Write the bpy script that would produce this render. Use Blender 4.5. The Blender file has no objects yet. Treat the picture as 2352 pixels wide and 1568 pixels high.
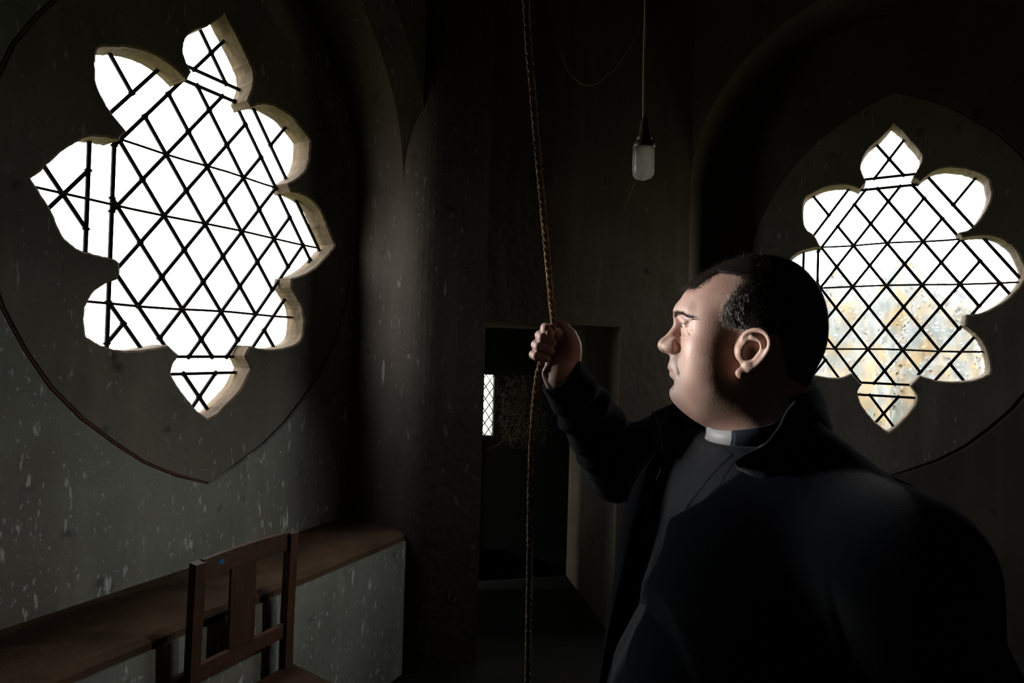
import bpy, bmesh, math, random
import numpy as np
from mathutils import Vector, Matrix
from mathutils.bvhtree import BVHTree

# ------------------------------------------------------------------ camera, sky, exposure
S = bpy.context.scene
C = S.collection
EYE = 1.60                      # camera height above the floor
FPX, PITCH, ROLL = 1250.0, 0.010275, 0.029308
cam_d = bpy.data.cameras.new('camera'); cam = bpy.data.objects.new('camera', cam_d); C.objects.link(cam)
cam_d.sensor_width = 36.0; cam_d.lens = 36.0 * FPX / 2352.0; cam_d.clip_start = 0.02; cam_d.clip_end = 300
_cp, _sp, _cr, _sr = math.cos(PITCH), math.sin(PITCH), math.cos(ROLL), math.sin(ROLL)
_fwd = Vector((0, _cp, _sp)); _up0 = Vector((0, -_sp, _cp)); _rt0 = Vector((1, 0, 0))
_rt = _rt0 * _cr + _up0 * _sr; _up = _up0 * _cr - _rt0 * _sr
m = Matrix((_rt, _up, -_fwd)).transposed().to_4x4(); m.translation = (0, 0, EYE); cam.matrix_world = m
S.camera = cam
S.view_settings.view_transform = 'Standard'; S.view_settings.look = 'None'
S.view_settings.exposure = 0.0; S.view_settings.gamma = 1.0; S.view_settings.use_curve_mapping = False
SKY = 10.0
w = bpy.data.worlds.new('overcast_sky'); S.world = w; w.use_nodes = True
nt = w.node_tree; bg = nt.nodes['Background']
tc = nt.nodes.new('ShaderNodeTexCoord'); sx = nt.nodes.new('ShaderNodeSeparateXYZ'); rp = nt.nodes.new('ShaderNodeValToRGB')
nt.links.new(tc.outputs['Generated'], sx.inputs[0]); nt.links.new(sx.outputs['Z'], rp.inputs[0]); nt.links.new(rp.outputs[0], bg.inputs[0])
rp.color_ramp.elements[0].position = 0.0; rp.color_ramp.elements[0].color = (0.55, 0.54, 0.50, 1)
rp.color_ramp.elements[1].position = 0.25; rp.color_ramp.elements[1].color = (0.93, 0.97, 1.0, 1)
bg.inputs[1].default_value = SKY
S.cycles.max_bounces = 8; S.cycles.diffuse_bounces = 3; S.cycles.transparent_max_bounces = 12
S.cycles.sample_clamp_indirect = 4.0; S.cycles.caustics_reflective = False; S.cycles.caustics_refractive = False
try: S.cycles.use_denoising = True
except Exception: pass

# the photographer's off-camera flash: a gridded lamp out of frame on the left, aimed at the man's face
kl = bpy.data.lights.new('flash_lamp', 'SPOT'); kl.energy = 330; kl.color = (1.0, 0.96, 0.92); kl.spot_size = math.radians(16); kl.spot_blend = 1.0; kl.shadow_soft_size = 0.10
ko = bpy.data.objects.new('flash_lamp', kl); C.objects.link(ko); ko.location = (-1.50, 1.58, EYE + 0.15)
ko.rotation_euler = (Vector((-1.50 + math.cos(math.radians(-26)) * 1.95, 1.58 + math.sin(math.radians(-26)) * 1.95, EYE + 0.04)) - ko.location).to_track_quat('-Z', 'Y').to_euler()

# a second flash stands behind the man, raking the left-hand wall and the chair and rimming his back
k2 = bpy.data.lights.new('rim_flash', 'SPOT'); k2.energy = 22; k2.color = (1.0, 0.97, 0.92); k2.spot_size = math.radians(66); k2.spot_blend = 1.0; k2.shadow_soft_size = 0.035
k2o = bpy.data.objects.new('rim_flash', k2); C.objects.link(k2o); k2o.location = (0.955, 2.12, EYE + 0.04)
k2o.rotation_euler = (Vector((-1.15, 1.62, 0.74)) - k2o.location).to_track_quat('-Z', 'Y').to_euler()

# the two walls with the windows stand at a right angle; D1, D2 run along them, N1, N2 point into the room
TH = 0.5322
D1 = Vector((math.sin(TH), math.cos(TH), 0)); N1 = Vector((math.cos(TH), -math.sin(TH), 0))
D2 = N1.copy(); N2 = -D1
G1 = Vector((-1.2946, 2.2669, 0.4741 + EYE)); G2 = Vector((2.1083, 3.0748, 0.4072 + EYE))   # window centres, on the glass
CA, CB = 0.1625, 0.24           # lattice pitch
OFF = 0.09                      # glass sits this far behind the wall face

def portal(name, g, d, n):
    l = bpy.data.lights.new(name, 'AREA'); l.shape = 'RECTANGLE'; l.size = 1.3; l.size_y = 1.85
    l.cycles.is_portal = True
    o = bpy.data.objects.new(name, l); C.objects.link(o)
    z = -n; x = d; y = z.cross(x)          # area lights shine along -z
    mm = Matrix((x, y, z)).transposed().to_4x4(); mm.translation = g - n * 0.06; o.matrix_world = mm
portal('sky_portal', G1, D1, N1)
portal('sky_portal', G2, D2, N2)

def ray(px, py):
    u, v = px - 1176.0, py - 784.0
    u, v = u * _cr + v * _sr, -u * _sr + v * _cr
    return Vector((u, FPX * _cp + v * _sp, FPX * _sp - v * _cp))
def at(px, py, Y):              # the world point at depth Y seen at that pixel
    r = ray(px, py); return Vector((0, 0, EYE)) + r * (Y / r.y)

# ------------------------------------------------------------------ materials
def mat(name, col, rough=0.8, metal=0.0, noise=None, bump=0.0, bscale=40.0, spec=0.3, stretch=(1, 1, 1), sheen=0.0):
    m = bpy.data.materials.new(name); m.use_nodes = True
    nt = m.node_tree; b = nt.nodes['Principled BSDF']
    b.inputs['Base Color'].default_value = (*col, 1); b.inputs['Roughness'].default_value = rough
    b.inputs['Metallic'].default_value = metal; b.inputs['Specular IOR Level'].default_value = spec
    if sheen: b.inputs['Sheen Weight'].default_value = sheen; b.inputs['Sheen Roughness'].default_value = 0.4
    tc = nt.nodes.new('ShaderNodeTexCoord'); mp = nt.nodes.new('ShaderNodeMapping'); mp.inputs['Scale'].default_value = stretch
    nt.links.new(tc.outputs['Object'], mp.inputs[0])
    if noise:
        col2, sc, lo, hi = noise
        n = nt.nodes.new('ShaderNodeTexNoise'); n.inputs['Scale'].default_value = sc; n.inputs['Detail'].default_value = 6
        r = nt.nodes.new('ShaderNodeValToRGB'); r.color_ramp.elements[0].position = lo; r.color_ramp.elements[1].position = hi
        r.color_ramp.elements[0].color = (*col, 1); r.color_ramp.elements[1].color = (*col2, 1)
        nt.links.new(mp.outputs[0], n.inputs['Vector']); nt.links.new(n.outputs['Fac'], r.inputs[0]); nt.links.new(r.outputs[0], b.inputs['Base Color'])
    if bump:
        n = nt.nodes.new('ShaderNodeTexNoise'); n.inputs['Scale'].default_value = bscale; n.inputs['Detail'].default_value = 5
        bp = nt.nodes.new('ShaderNodeBump'); bp.inputs['Strength'].default_value = bump; bp.inputs['Distance'].default_value = 0.01
        nt.links.new(mp.outputs[0], n.inputs['Vector']); nt.links.new(n.outputs['Fac'], bp.inputs['Height']); nt.links.new(bp.outputs[0], b.inputs['Normal'])
    return m

def plaster(name, col, col2, splat=0.62, splat_col=(0.32, 0.33, 0.32), brown=(0.045, 0.03, 0.02)):
    """grimy limewashed plaster: cloudy grime, brown stains, upright pale drips and flecks"""
    m = mat(name, col, 0.9, noise=(col2, 2.2, 0.35, 0.7), bump=0.6, bscale=16, spec=0.15)
    nt = m.node_tree; b = nt.nodes['Principled BSDF']; src = b.inputs['Base Color'].links[0].from_socket
    geo = nt.nodes.new('ShaderNodeNewGeometry')
    def masked(src, scale, stretch, lo, hi, colr, kind='noise', gate=None):
        mp = nt.nodes.new('ShaderNodeMapping'); mp.inputs['Scale'].default_value = stretch
        nt.links.new(geo.outputs['Position'], mp.inputs[0])
        n = nt.nodes.new('ShaderNodeTexNoise'); n.inputs['Scale'].default_value = scale; n.inputs['Detail'].default_value = 2.5
        nt.links.new(mp.outputs[0], n.inputs['Vector'])
        r = nt.nodes.new('ShaderNodeMapRange'); r.inputs[1].default_value = lo; r.inputs[2].default_value = hi
        nt.links.new(n.outputs['Fac'], r.inputs[0])
        mx = nt.nodes.new('ShaderNodeMix'); mx.data_type = 'RGBA'
        nt.links.new(r.outputs[0], mx.inputs[0]); nt.links.new(src, mx.inputs[6]); mx.inputs[7].default_value = (*colr, 1)
        return mx.outputs[2]
    src = masked(src, 1.6, (1, 1, 0.6), 0.55, 0.8, brown)
    src = masked(src, 9, (1, 1, 1), 0.67, 0.76, tuple(c * 0.4 for c in col))
    src = masked(src, 30, (1.5, 1.5, 0.45), splat + 0.045, splat + 0.10, tuple(c * 0.8 for c in splat_col))
    src = masked(src, 60, (1.3, 1.3, 0.6), splat + 0.05, splat + 0.10, tuple(c * 0.7 for c in splat_col))
    src = masked(src, 15, (1.8, 1.8, 0.30), splat + 0.08, splat + 0.13, splat_col)
    src = masked(src, 3.5, (3.5, 3.5, 0.35), 0.5, 0.85, tuple(c * 1.7 for c in col2))
    nt.links.new(src, b.inputs['Base Color'])
    return m
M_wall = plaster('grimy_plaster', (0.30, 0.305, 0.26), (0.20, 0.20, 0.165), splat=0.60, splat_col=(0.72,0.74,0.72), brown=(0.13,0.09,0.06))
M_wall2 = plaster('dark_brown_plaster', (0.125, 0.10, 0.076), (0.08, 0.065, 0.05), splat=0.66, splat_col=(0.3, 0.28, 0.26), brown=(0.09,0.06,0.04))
M_stone = plaster('window_stone', (0.22, 0.205, 0.165), (0.15, 0.135, 0.105), splat=0.63, splat_col=(0.5,0.48,0.44), brown=(0.12,0.08,0.05))
M_reveal = mat('darkened_reveal_stone', (0.145, 0.105, 0.068), 0.9, noise=((0.09, 0.066, 0.044), 9, 0.4, 0.65), bump=0.7, bscale=30, spec=0.1)  # browner than the panel, darkened to offset the skylight on the reveals
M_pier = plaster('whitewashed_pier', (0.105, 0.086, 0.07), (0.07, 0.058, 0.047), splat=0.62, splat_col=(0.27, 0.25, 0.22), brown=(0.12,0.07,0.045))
M_dirt = mat('dusty_ledge', (0.13, 0.078, 0.048), 0.95, noise=((0.075, 0.048, 0.032), 7, 0.35, 0.7), bump=0.6, bscale=25, spec=0.1)
M_edge = mat('lit_edge_brown', (0.20, 0.10, 0.06), 0.95, noise=((0.11, 0.06, 0.04), 14, 0.35, 0.7), bump=0.6, bscale=60, spec=0.05)
M_dark = mat('near_black', (0.02, 0.018, 0.016), 0.95, spec=0.05)  # even near-black for the panel joint, lintel and passage walls
M_floor = mat('worn_stone_floor', (0.022, 0.02, 0.017), 0.9, noise=((0.014, 0.013, 0.011), 3, 0.35, 0.7), bump=0.4, bscale=8, spec=0.1)
M_lead = mat('lead', (0.012, 0.011, 0.01), 0.8, spec=0.1)
M_iron = mat('rusty_iron', (0.016, 0.012, 0.009), 0.85, noise=((0.03, 0.017, 0.01), 60, 0.4, 0.7), spec=0.1)
M_wood = mat('dark_oak', (0.085, 0.038, 0.018), 0.55, noise=((0.045, 0.02, 0.01), 12, 0.3, 0.7), bump=0.2, bscale=40, spec=0.35, stretch=(6, 6, 0.7))
M_woodf = mat('dark_oak_flat', (0.09, 0.042, 0.02), 0.6, noise=((0.05, 0.023, 0.012), 12, 0.3, 0.7), bump=0.2, bscale=40, spec=0.3, stretch=(0.7, 5, 5))
M_blue = mat('blue_sticker', (0.01, 0.16, 0.42), 0.5)
M_rope = mat('hemp', (0.42, 0.28, 0.13), 0.85, noise=((0.22, 0.14, 0.065), 90, 0.35, 0.65), bump=0.8, bscale=260, spec=0.15)
M_web = mat('cobweb', (0.34, 0.25, 0.15), 0.9)
M_flex = mat('old_flex', (0.42, 0.32, 0.17), 0.7)
M_bake = mat('brown_bakelite', (0.05, 0.032, 0.02), 0.4, spec=0.5, noise=((0.09, 0.07, 0.05), 30, 0.5, 0.75))
def glass_mat(name, tint, clear, dirt_col, sc=18):
    m = bpy.data.materials.new(name); m.use_nodes = True; nt = m.node_tree
    for n in list(nt.nodes):
        if n.type != 'OUTPUT_MATERIAL': nt.nodes.remove(n)
    out = nt.nodes['Material Output']
    t = nt.nodes.new('ShaderNodeBsdfTransparent'); t.inputs[0].default_value = (*tint, 1)
    tr = nt.nodes.new('ShaderNodeBsdfTranslucent'); tr.inputs[0].default_value = (*dirt_col, 1)
    gl = nt.nodes.new('ShaderNodeBsdfGlossy'); gl.inputs['Roughness'].default_value = 0.12
    geo = nt.nodes.new('ShaderNodeNewGeometry'); n = nt.nodes.new('ShaderNodeTexNoise'); n.inputs['Scale'].default_value = sc; n.inputs['Detail'].default_value = 4
    nt.links.new(geo.outputs['Position'], n.inputs['Vector'])
    r = nt.nodes.new('ShaderNodeMapRange'); r.inputs[1].default_value = 0.35; r.inputs[2].default_value = 0.75
    r.inputs[3].default_value = max(0.01, 1 - clear - 0.1); r.inputs[4].default_value = 1 - clear + 0.08
    nt.links.new(n.outputs['Fac'], r.inputs[0])
    a = nt.nodes.new('ShaderNodeMixShader'); nt.links.new(r.outputs[0], a.inputs[0]); nt.links.new(t.outputs[0], a.inputs[1]); nt.links.new(tr.outputs[0], a.inputs[2])
    c = nt.nodes.new('ShaderNodeMixShader'); c.inputs[0].default_value = 0.03; nt.links.new(a.outputs[0], c.inputs[1]); nt.links.new(gl.outputs[0], c.inputs[2])
    nt.links.new(c.outputs[0], out.inputs[0]); return m
M_patch = mat('brown_patched_glass', (0.10, 0.06, 0.035), 0.9, noise=((0.25, 0.17, 0.1), 30, 0.5, 0.8))  # opaque brown stand-in for a broken pane
M_glass = glass_mat('old_window_glass', (0.95, 0.97, 0.94), 0.95, (0.85, 0.85, 0.8))
M_jar = glass_mat('frosted_lamp_glass', (0.8, 0.79, 0.77), 0.40, (0.8, 0.78, 0.74), 30)
# cloth and skin
M_fleece = mat('navy_fleece', (0.003, 0.0037, 0.006), 1.0, bump=0.35, bscale=1000, spec=0.01, sheen=0.13)
M_collarin = mat('navy_collar', (0.005, 0.008, 0.012), 1.0, bump=0.35, bscale=1000, spec=0.03, sheen=0.16)
M_shirt = mat('clerical_shirt', (0.013, 0.015, 0.019), 0.75, bump=0.15, bscale=900, spec=0.2, sheen=0.06)
M_band = mat('navy_collar_band', (0.012, 0.024, 0.038), 0.8, spec=0.2, sheen=0.2)
M_white = mat('white_collar_tab', (0.50, 0.51, 0.51), 0.45)
M_brass = mat('zip_metal', (0.45, 0.42, 0.37), 0.35, metal=1.0)
M_trouser = mat('black_trousers', (0.012, 0.012, 0.014), 0.9)
M_shoe = mat('black_leather', (0.01, 0.01, 0.01), 0.35)
M_hair = mat('dark_brown_hair', (0.014, 0.0095, 0.0065), 0.7, spec=0.15)
M_grey = mat('grey_hair', (0.42, 0.40, 0.38), 0.5, spec=0.4)
M_eye = mat('eye_white', (0.72, 0.66, 0.6), 0.15, spec=0.6)
M_iris = mat('iris', (0.05, 0.07, 0.08), 0.1, spec=0.7)
M_nail = mat('finger_nail', (0.58, 0.36, 0.29), 0.35, spec=0.5)
def skin():
    m = mat('skin', (0.52, 0.345, 0.275), 0.5, noise=((0.44, 0.255, 0.205), 26, 0.38, 0.7), spec=0.4)
    nt = m.node_tree; b = nt.nodes['Principled BSDF']
    b.inputs['Subsurface Weight'].default_value = 0.12; b.inputs['Subsurface Radius'].default_value = (1.0, 0.3, 0.15); b.inputs['Subsurface Scale'].default_value = 0.006
    tc = nt.nodes.new('ShaderNodeTexCoord')
    v = nt.nodes.new('ShaderNodeTexVoronoi'); v.inputs['Scale'].default_value = 700; nt.links.new(tc.outputs['Object'], v.inputs['Vector'])
    n = nt.nodes.new('ShaderNodeTexNoise'); n.inputs['Scale'].default_value = 240; n.inputs['Detail'].default_value = 5; nt.links.new(tc.outputs['Object'], n.inputs['Vector'])
    a = nt.nodes.new('ShaderNodeMath'); a.operation = 'MULTIPLY_ADD'; a.inputs[1].default_value = 0.35
    nt.links.new(v.outputs['Distance'], a.inputs[0]); nt.links.new(n.outputs['Fac'], a.inputs[2])
    bp = nt.nodes.new('ShaderNodeBump'); bp.inputs['Strength'].default_value = 0.4; bp.inputs['Distance'].default_value = 0.0005
    nt.links.new(a.outputs[0], bp.inputs['Height']); nt.links.new(bp.outputs[0], b.inputs['Normal'])
    geo = nt.nodes.new('ShaderNodeNewGeometry')
    HF_, HL_, HO_ = (-0.9152, 0.4031, 0), (-0.4031, -0.9152, 0), (0.3647, 0.87, 0.0155 + EYE)
    def zone(c, r, fac, col):    # soft-edged tint round a point of the head (lips, shaven chin)
        cw = [HO_[i] + HF_[i] * c[0] + HL_[i] * c[1] + (c[2] if i == 2 else 0) for i in range(3)]
        d = nt.nodes.new('ShaderNodeVectorMath'); d.operation = 'SUBTRACT'; nt.links.new(geo.outputs['Position'], d.inputs[0]); d.inputs[1].default_value = cw
        tot = None
        for ax, rr in ((HF_, r[0]), (HL_, r[1]), ((0, 0, 1), r[2])):
            q = nt.nodes.new('ShaderNodeVectorMath'); q.operation = 'DOT_PRODUCT'; nt.links.new(d.outputs[0], q.inputs[0]); q.inputs[1].default_value = [a / rr for a in ax]
            p = nt.nodes.new('ShaderNodeMath'); p.operation = 'MULTIPLY_ADD'; nt.links.new(q.outputs['Value'], p.inputs[0]); nt.links.new(q.outputs['Value'], p.inputs[1])
            if tot: nt.links.new(tot, p.inputs[2])
            else: p.inputs[2].default_value = 0
            tot = p.outputs[0]
        mr = nt.nodes.new('ShaderNodeMapRange'); mr.inputs[1].default_value = 0.6; mr.inputs[2].default_value = 1.1; mr.inputs[3].default_value = fac; mr.inputs[4].default_value = 0
        nt.links.new(tot, mr.inputs[0]); mx = nt.nodes.new('ShaderNodeMix'); mx.data_type = 'RGBA'
        src = b.inputs['Base Color'].links[0].from_socket
        nt.links.new(mr.outputs[0], mx.inputs[0]); nt.links.new(src, mx.inputs[6]); mx.inputs[7].default_value = (*col, 1); nt.links.new(mx.outputs[2], b.inputs['Base Color'])
    zone((.085, 0, -.060), (.045, .055, .055), 0.45, (0.34, 0.28, 0.26))
    zone((.096, 0, -.0475), (.022, .027, .0085), 0.65, (0.48, 0.24, 0.205))
    return m
M_skin = skin()

# ------------------------------------------------------------------ object helpers
def tag(o, label=None, cat=None, group=None, kind=None):
    if label: o['label'] = label
    if cat: o['category'] = cat
    if group: o['group'] = group
    if kind: o['kind'] = kind
    return o
def link(name, me, mt=None, parent=None):
    o = bpy.data.objects.new(name, me); C.objects.link(o)
    if mt: me.materials.append(mt)
    if parent: o.parent = parent
    return o
def obj(name, bm, mt, parent=None, smooth=False):
    me = bpy.data.meshes.new(name); bmesh.ops.recalc_face_normals(bm, faces=bm.faces); bm.to_mesh(me); bm.free()
    if smooth: me.shade_smooth()
    return link(name, me, mt, parent)
def pyobj(name, vs, fs, mt, parent=None, smooth=False):
    me = bpy.data.meshes.new(name); me.from_pydata([tuple(v) for v in vs], [], [tuple(f) for f in fs]); me.update()
    if smooth: me.shade_smooth()
    return link(name, me, mt, parent)
def empty(name, loc, **k):
    o = bpy.data.objects.new(name, None); o.location = loc; o.empty_display_size = 0.05; C.objects.link(o); tag(o, **k); return o
def adopt(parent, *kids):        # parent a world-space mesh to a thing without moving it
    bpy.context.view_layer.update()
    for k in kids:
        k.parent = parent; k.matrix_parent_inverse = parent.matrix_world.inverted()
def prism(bm, poly, z0, z1):     # upright prism over a top-view outline
    a = [bm.verts.new((p[0], p[1], z0)) for p in poly]; b = [bm.verts.new((p[0], p[1], z1)) for p in poly]
    bm.faces.new(a); bm.faces.new(b[::-1])
    for i in range(len(poly)):
        j = (i + 1) % len(poly); bm.faces.new((a[i], b[i], b[j], a[j]))
def box(bm, c, ax, half):        # box by centre, three axes and half sizes
    c = Vector(c); ax = [Vector(a) for a in ax]
    v = [bm.verts.new(c + ax[0] * (half[0] * i) + ax[1] * (half[1] * j) + ax[2] * (half[2] * k)) for i in (-1, 1) for j in (-1, 1) for k in (-1, 1)]
    for f in ((0, 1, 3, 2), (4, 6, 7, 5), (0, 4, 5, 1), (2, 3, 7, 6), (0, 2, 6, 4), (1, 5, 7, 3)): bm.faces.new([v[i] for i in f])
def bevel(bm, w, seg=2):
    bmesh.ops.bevel(bm, geom=[e for e in bm.edges if e.is_manifold and e.calc_face_angle(0) > 0.4], offset=w, segments=seg, affect='EDGES', profile=0.5)
def tube(bm, pts, rad, n=6, cap=True):
    pts = [Vector(p) for p in pts]; rings = []
    t0 = (pts[1] - pts[0]).normalized(); u = t0.orthogonal().normalized()
    for i, p in enumerate(pts):
        t = (pts[min(i + 1, len(pts) - 1)] - pts[max(i - 1, 0)]).normalized()
        u = (u - t * u.dot(t)).normalized(); v = t.cross(u)
        r = rad[i] if hasattr(rad, '__len__') else rad
        rings.append([bm.verts.new(p + (u * math.cos(a) + v * math.sin(a)) * r) for a in [2 * math.pi * k / n for k in range(n)]])
    for a, b in zip(rings, rings[1:]):
        for k in range(n): bm.faces.new((a[k], a[(k + 1) % n], b[(k + 1) % n], b[k]))
    if cap: bm.faces.new(rings[0][::-1]); bm.faces.new(rings[-1])
def lathe(bm, prof, c, n=24):
    rings = [[bm.verts.new((c[0] + r * math.cos(2 * math.pi * k / n), c[1] + r * math.sin(2 * math.pi * k / n), c[2] + z)) for k in range(n)] for r, z in prof]
    for a, b in zip(rings, rings[1:]):
        for k in range(n): bm.faces.new((a[k], a[(k + 1) % n], b[(k + 1) % n], b[k]))
    bm.faces.new(rings[0][::-1]); bm.faces.new(rings[-1])
def smooth_path(pts, n=8):
    pts = [Vector(p) for p in pts]; out = []
    for i in range(len(pts) - 1):
        p0, p1, p2, p3 = pts[max(i - 1, 0)], pts[i], pts[i + 1], pts[min(i + 2, len(pts) - 1)]
        for k in range(n):
            t = k / n; out.append(0.5 * ((2 * p1) + (p2 - p0) * t + (2 * p0 - 5 * p1 + 4 * p2 - p3) * t * t + (3 * p1 - p0 - 3 * p2 + p3) * t ** 3))
    out.append(pts[-1]); return out
# ------------------------------------------------------------------ room shell
OUT1 = [(-0.0,0.862),(0.029,0.823),(0.08,0.757),(0.114,0.708),(0.132,0.669),(0.13,0.617),(0.11,0.547),(0.127,0.522),(0.171,0.553),(0.242,0.573),(0.322,0.561),(0.39,0.525),(0.434,0.489),(0.432,0.402),(0.41,0.333),(0.366,0.285),(0.322,0.249),(0.34,0.213),(0.395,0.219),(0.458,0.204),(0.509,0.167),(0.548,0.105),(0.581,0.053),(0.607,0.014),(0.583,-0.019),(0.511,-0.095),(0.437,-0.152),(0.358,-0.185),(0.357,-0.227),(0.38,-0.26),(0.416,-0.308),(0.433,-0.375),(0.429,-0.444),(0.415,-0.473),(0.377,-0.496),(0.295,-0.514),(0.222,-0.515),(0.159,-0.502),(0.138,-0.544),(0.169,-0.602),(0.148,-0.637),(0.127,-0.683),(0.075,-0.736),(0.024,-0.782),(-0.014,-0.8),(-0.055,-0.766),(-0.094,-0.72),(-0.129,-0.671),(-0.156,-0.628),(-0.162,-0.604),(-0.15,-0.568),(-0.133,-0.546),(-0.175,-0.506),(-0.225,-0.517),(-0.29,-0.527),(-0.344,-0.527),(-0.388,-0.513),(-0.413,-0.5),(-0.441,-0.48),(-0.447,-0.433),(-0.446,-0.381),(-0.429,-0.338),(-0.408,-0.312),(-0.384,-0.293),(-0.355,-0.277),(-0.347,-0.25),(-0.351,-0.217),(-0.365,-0.207),(-0.401,-0.202),(-0.437,-0.197),(-0.471,-0.191),(-0.501,-0.169),(-0.525,-0.135),(-0.545,-0.084),(-0.574,-0.034),(-0.602,0.011),(-0.585,0.031),(-0.556,0.075),(-0.52,0.129),(-0.482,0.169),(-0.456,0.193),(-0.414,0.207),(-0.364,0.214),(-0.342,0.251),(-0.388,0.297),(-0.418,0.339),(-0.438,0.381),(-0.443,0.427),(-0.443,0.467),(-0.436,0.503),(-0.41,0.521),(-0.36,0.544),(-0.305,0.56),(-0.25,0.564),(-0.198,0.552),(-0.157,0.531),(-0.142,0.522),(-0.127,0.561),(-0.141,0.584),(-0.157,0.619),(-0.157,0.659),(-0.142,0.699),(-0.114,0.732),(-0.069,0.773),(-0.037,0.811)]
OUT2 = [(0.007,0.89),(0.048,0.845),(0.088,0.783),(0.124,0.729),(0.141,0.69),(0.137,0.655),(0.121,0.615),(0.102,0.581),(0.136,0.553),(0.169,0.584),(0.207,0.606),(0.263,0.609),(0.327,0.592),(0.381,0.561),(0.412,0.534),(0.424,0.492),(0.427,0.429),(0.41,0.374),(0.381,0.314),(0.341,0.271),(0.305,0.262),(0.319,0.232),(0.36,0.238),(0.421,0.236),(0.473,0.214),(0.517,0.172),(0.542,0.126),(0.566,0.035),(0.549,-0.02),(0.504,-0.085),(0.453,-0.13),(0.392,-0.163),(0.339,-0.169),(0.333,-0.226),(0.367,-0.255),(0.404,-0.306),(0.426,-0.368),(0.439,-0.436),(0.437,-0.47),(0.406,-0.494),(0.354,-0.514),(0.291,-0.521),(0.226,-0.518),(0.15,-0.496),(0.112,-0.552),(0.142,-0.604),(0.133,-0.652),(0.086,-0.734),(0.047,-0.786),(0.018,-0.813),(-0.008,-0.797),(-0.054,-0.753),(-0.102,-0.689),(-0.124,-0.635),(-0.13,-0.598),(-0.11,-0.559),(-0.159,-0.499),(-0.207,-0.524),(-0.261,-0.532),(-0.339,-0.521),(-0.487,0.168),(-0.435,0.211),(-0.378,0.227),(-0.327,0.23),(-0.362,0.297),(-0.403,0.34),(-0.422,0.407),(-0.423,0.487),(-0.407,0.531),(-0.362,0.558),(-0.306,0.578),(-0.239,0.582),(-0.185,0.569),(-0.142,0.544),(-0.111,0.585),(-0.127,0.618),(-0.139,0.67),(-0.129,0.726),(-0.094,0.783),(-0.038,0.829)]
_i = OUT2.index((-0.339,-0.521))
OUT2[_i + 1:_i + 1] = [(-.388,-.513),(-.413,-.5),(-.441,-.48),(-.447,-.433),(-.446,-.381),(-.429,-.338),(-.395,-.3),(-.35,-.27),(-.333,-.25),(-.335,-.217),(-.35,-.2),(-.401,-.18),(-.455,-.15),(-.505,-.105),(-.545,-.05),(-.567,.01),(-.56,.06),(-.53,.12)]
def refine(pts, seed, n=4, jit=0.0015):
    rnd = random.Random(seed); N = len(pts); P = [Vector((p[0], p[1])) for p in pts]; out = []
    def corner(i):
        a, b = P[i] - P[i - 1], P[(i + 1) % N] - P[i]; return a.angle(b) > math.radians(42)
    for i in range(N):
        p1, p2 = P[i], P[(i + 1) % N]
        p0 = p1 if corner(i) else P[i - 1]; p3 = p2 if corner((i + 1) % N) else P[(i + 2) % N]
        for k in range(n):
            t = k / n
            q = 0.5 * ((2 * p1) + (p2 - p0) * t + (2 * p0 - 5 * p1 + 4 * p2 - p3) * t * t + (3 * p1 - p0 - 3 * p2 + p3) * t ** 3)
            out.append(q + Vector((rnd.uniform(-jit, jit), rnd.uniform(-jit, jit))))
    return out
def grow(loop, d):               # offset a closed 2-D loop (outwards for d > 0, whichever way it runs)
    N = len(loop); A = sum(loop[i].x * loop[(i + 1) % N].y - loop[(i + 1) % N].x * loop[i].y for i in range(N)); s = 1 if A > 0 else -1
    out = []
    for i in range(N):
        t = (loop[(i + 1) % N] - loop[i - 1]); t.normalize(); out.append(loop[i] + Vector((t.y, -t.x)) * (d * s))
    return out
def plate(name, g, d, n, outer, inner, f0, f1, mt, parent=None, ch_in=0.0, ch_out=0.0, mt2=None):
    """slab between the offsets f0 (room side) and f1 (outside) with an outer and an inner (hole) outline; local (c, z) about g"""
    bm = bmesh.new()
    def W(p, off): return g + d * p[0] + Vector((0, 0, 1)) * p[1] + n * off
    def ring(loop, off): return [bm.verts.new(W(p, off)) for p in loop]
    def skin_(a, b):
        for i in range(len(a)): j = (i + 1) % len(a); bm.faces.new((a[i], b[i], b[j], a[j]))
    fo = ring(grow(outer, -ch_out) if ch_out else outer, f0); bo = ring(outer, f1)
    if ch_out: mo = ring(outer, f0 - ch_out); skin_(fo, mo); skin_(mo, bo)
    else: skin_(fo, bo)
    if inner:
        fi = ring(grow(inner, ch_in) if ch_in else inner, f0); bi = ring(inner, f1)
        n0 = len(bm.faces)
        if ch_in: mi = ring(inner, f0 - ch_in); skin_(fi, mi); skin_(mi, bi)
        else: skin_(fi, bi)
        if mt2:
            bm.faces.ensure_lookup_table()
            for q in list(bm.faces)[n0:]: q.material_index = 1
    for o_, i_ in ((fo, fi if inner else None), (bo, bi if inner else None)):
        es = []
        for r in (o_, i_):
            if r: es += [bm.edges.get((r[i], r[(i + 1) % len(r)])) or bm.edges.new((r[i], r[(i + 1) % len(r)])) for i in range(len(r))]
        bmesh.ops.triangle_fill(bm, use_beauty=True, edges=es)
    o = obj(name, bm, mt, parent)
    if mt2: o.data.materials.append(mt2)
    return o
def vesica(w, h, n=20, jit=0.006, seed=1):   # pointed almond outline, half width w, half height h
    rnd = random.Random(seed); R = (w * w + h * h) / (2 * w); cx = w - R; out = []
    a0 = math.asin(h / R)
    for s in (1, -1):
        for k in range(n):
            a = -a0 + 2 * a0 * k / n
            x, y = cx + R * math.cos(a), R * math.sin(a)
            j = rnd.uniform(-jit, jit) if k else 0
            out.append(Vector((x + j, y)) * s)
    return out
def rect(x0, x1, z0, z1): return [Vector((x0, z0)), Vector((x1, z0)), Vector((x1, z1)), Vector((x0, z1))]
CEIL = 4.6
almond = vesica(0.735, 1.065)
walls = []
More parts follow.
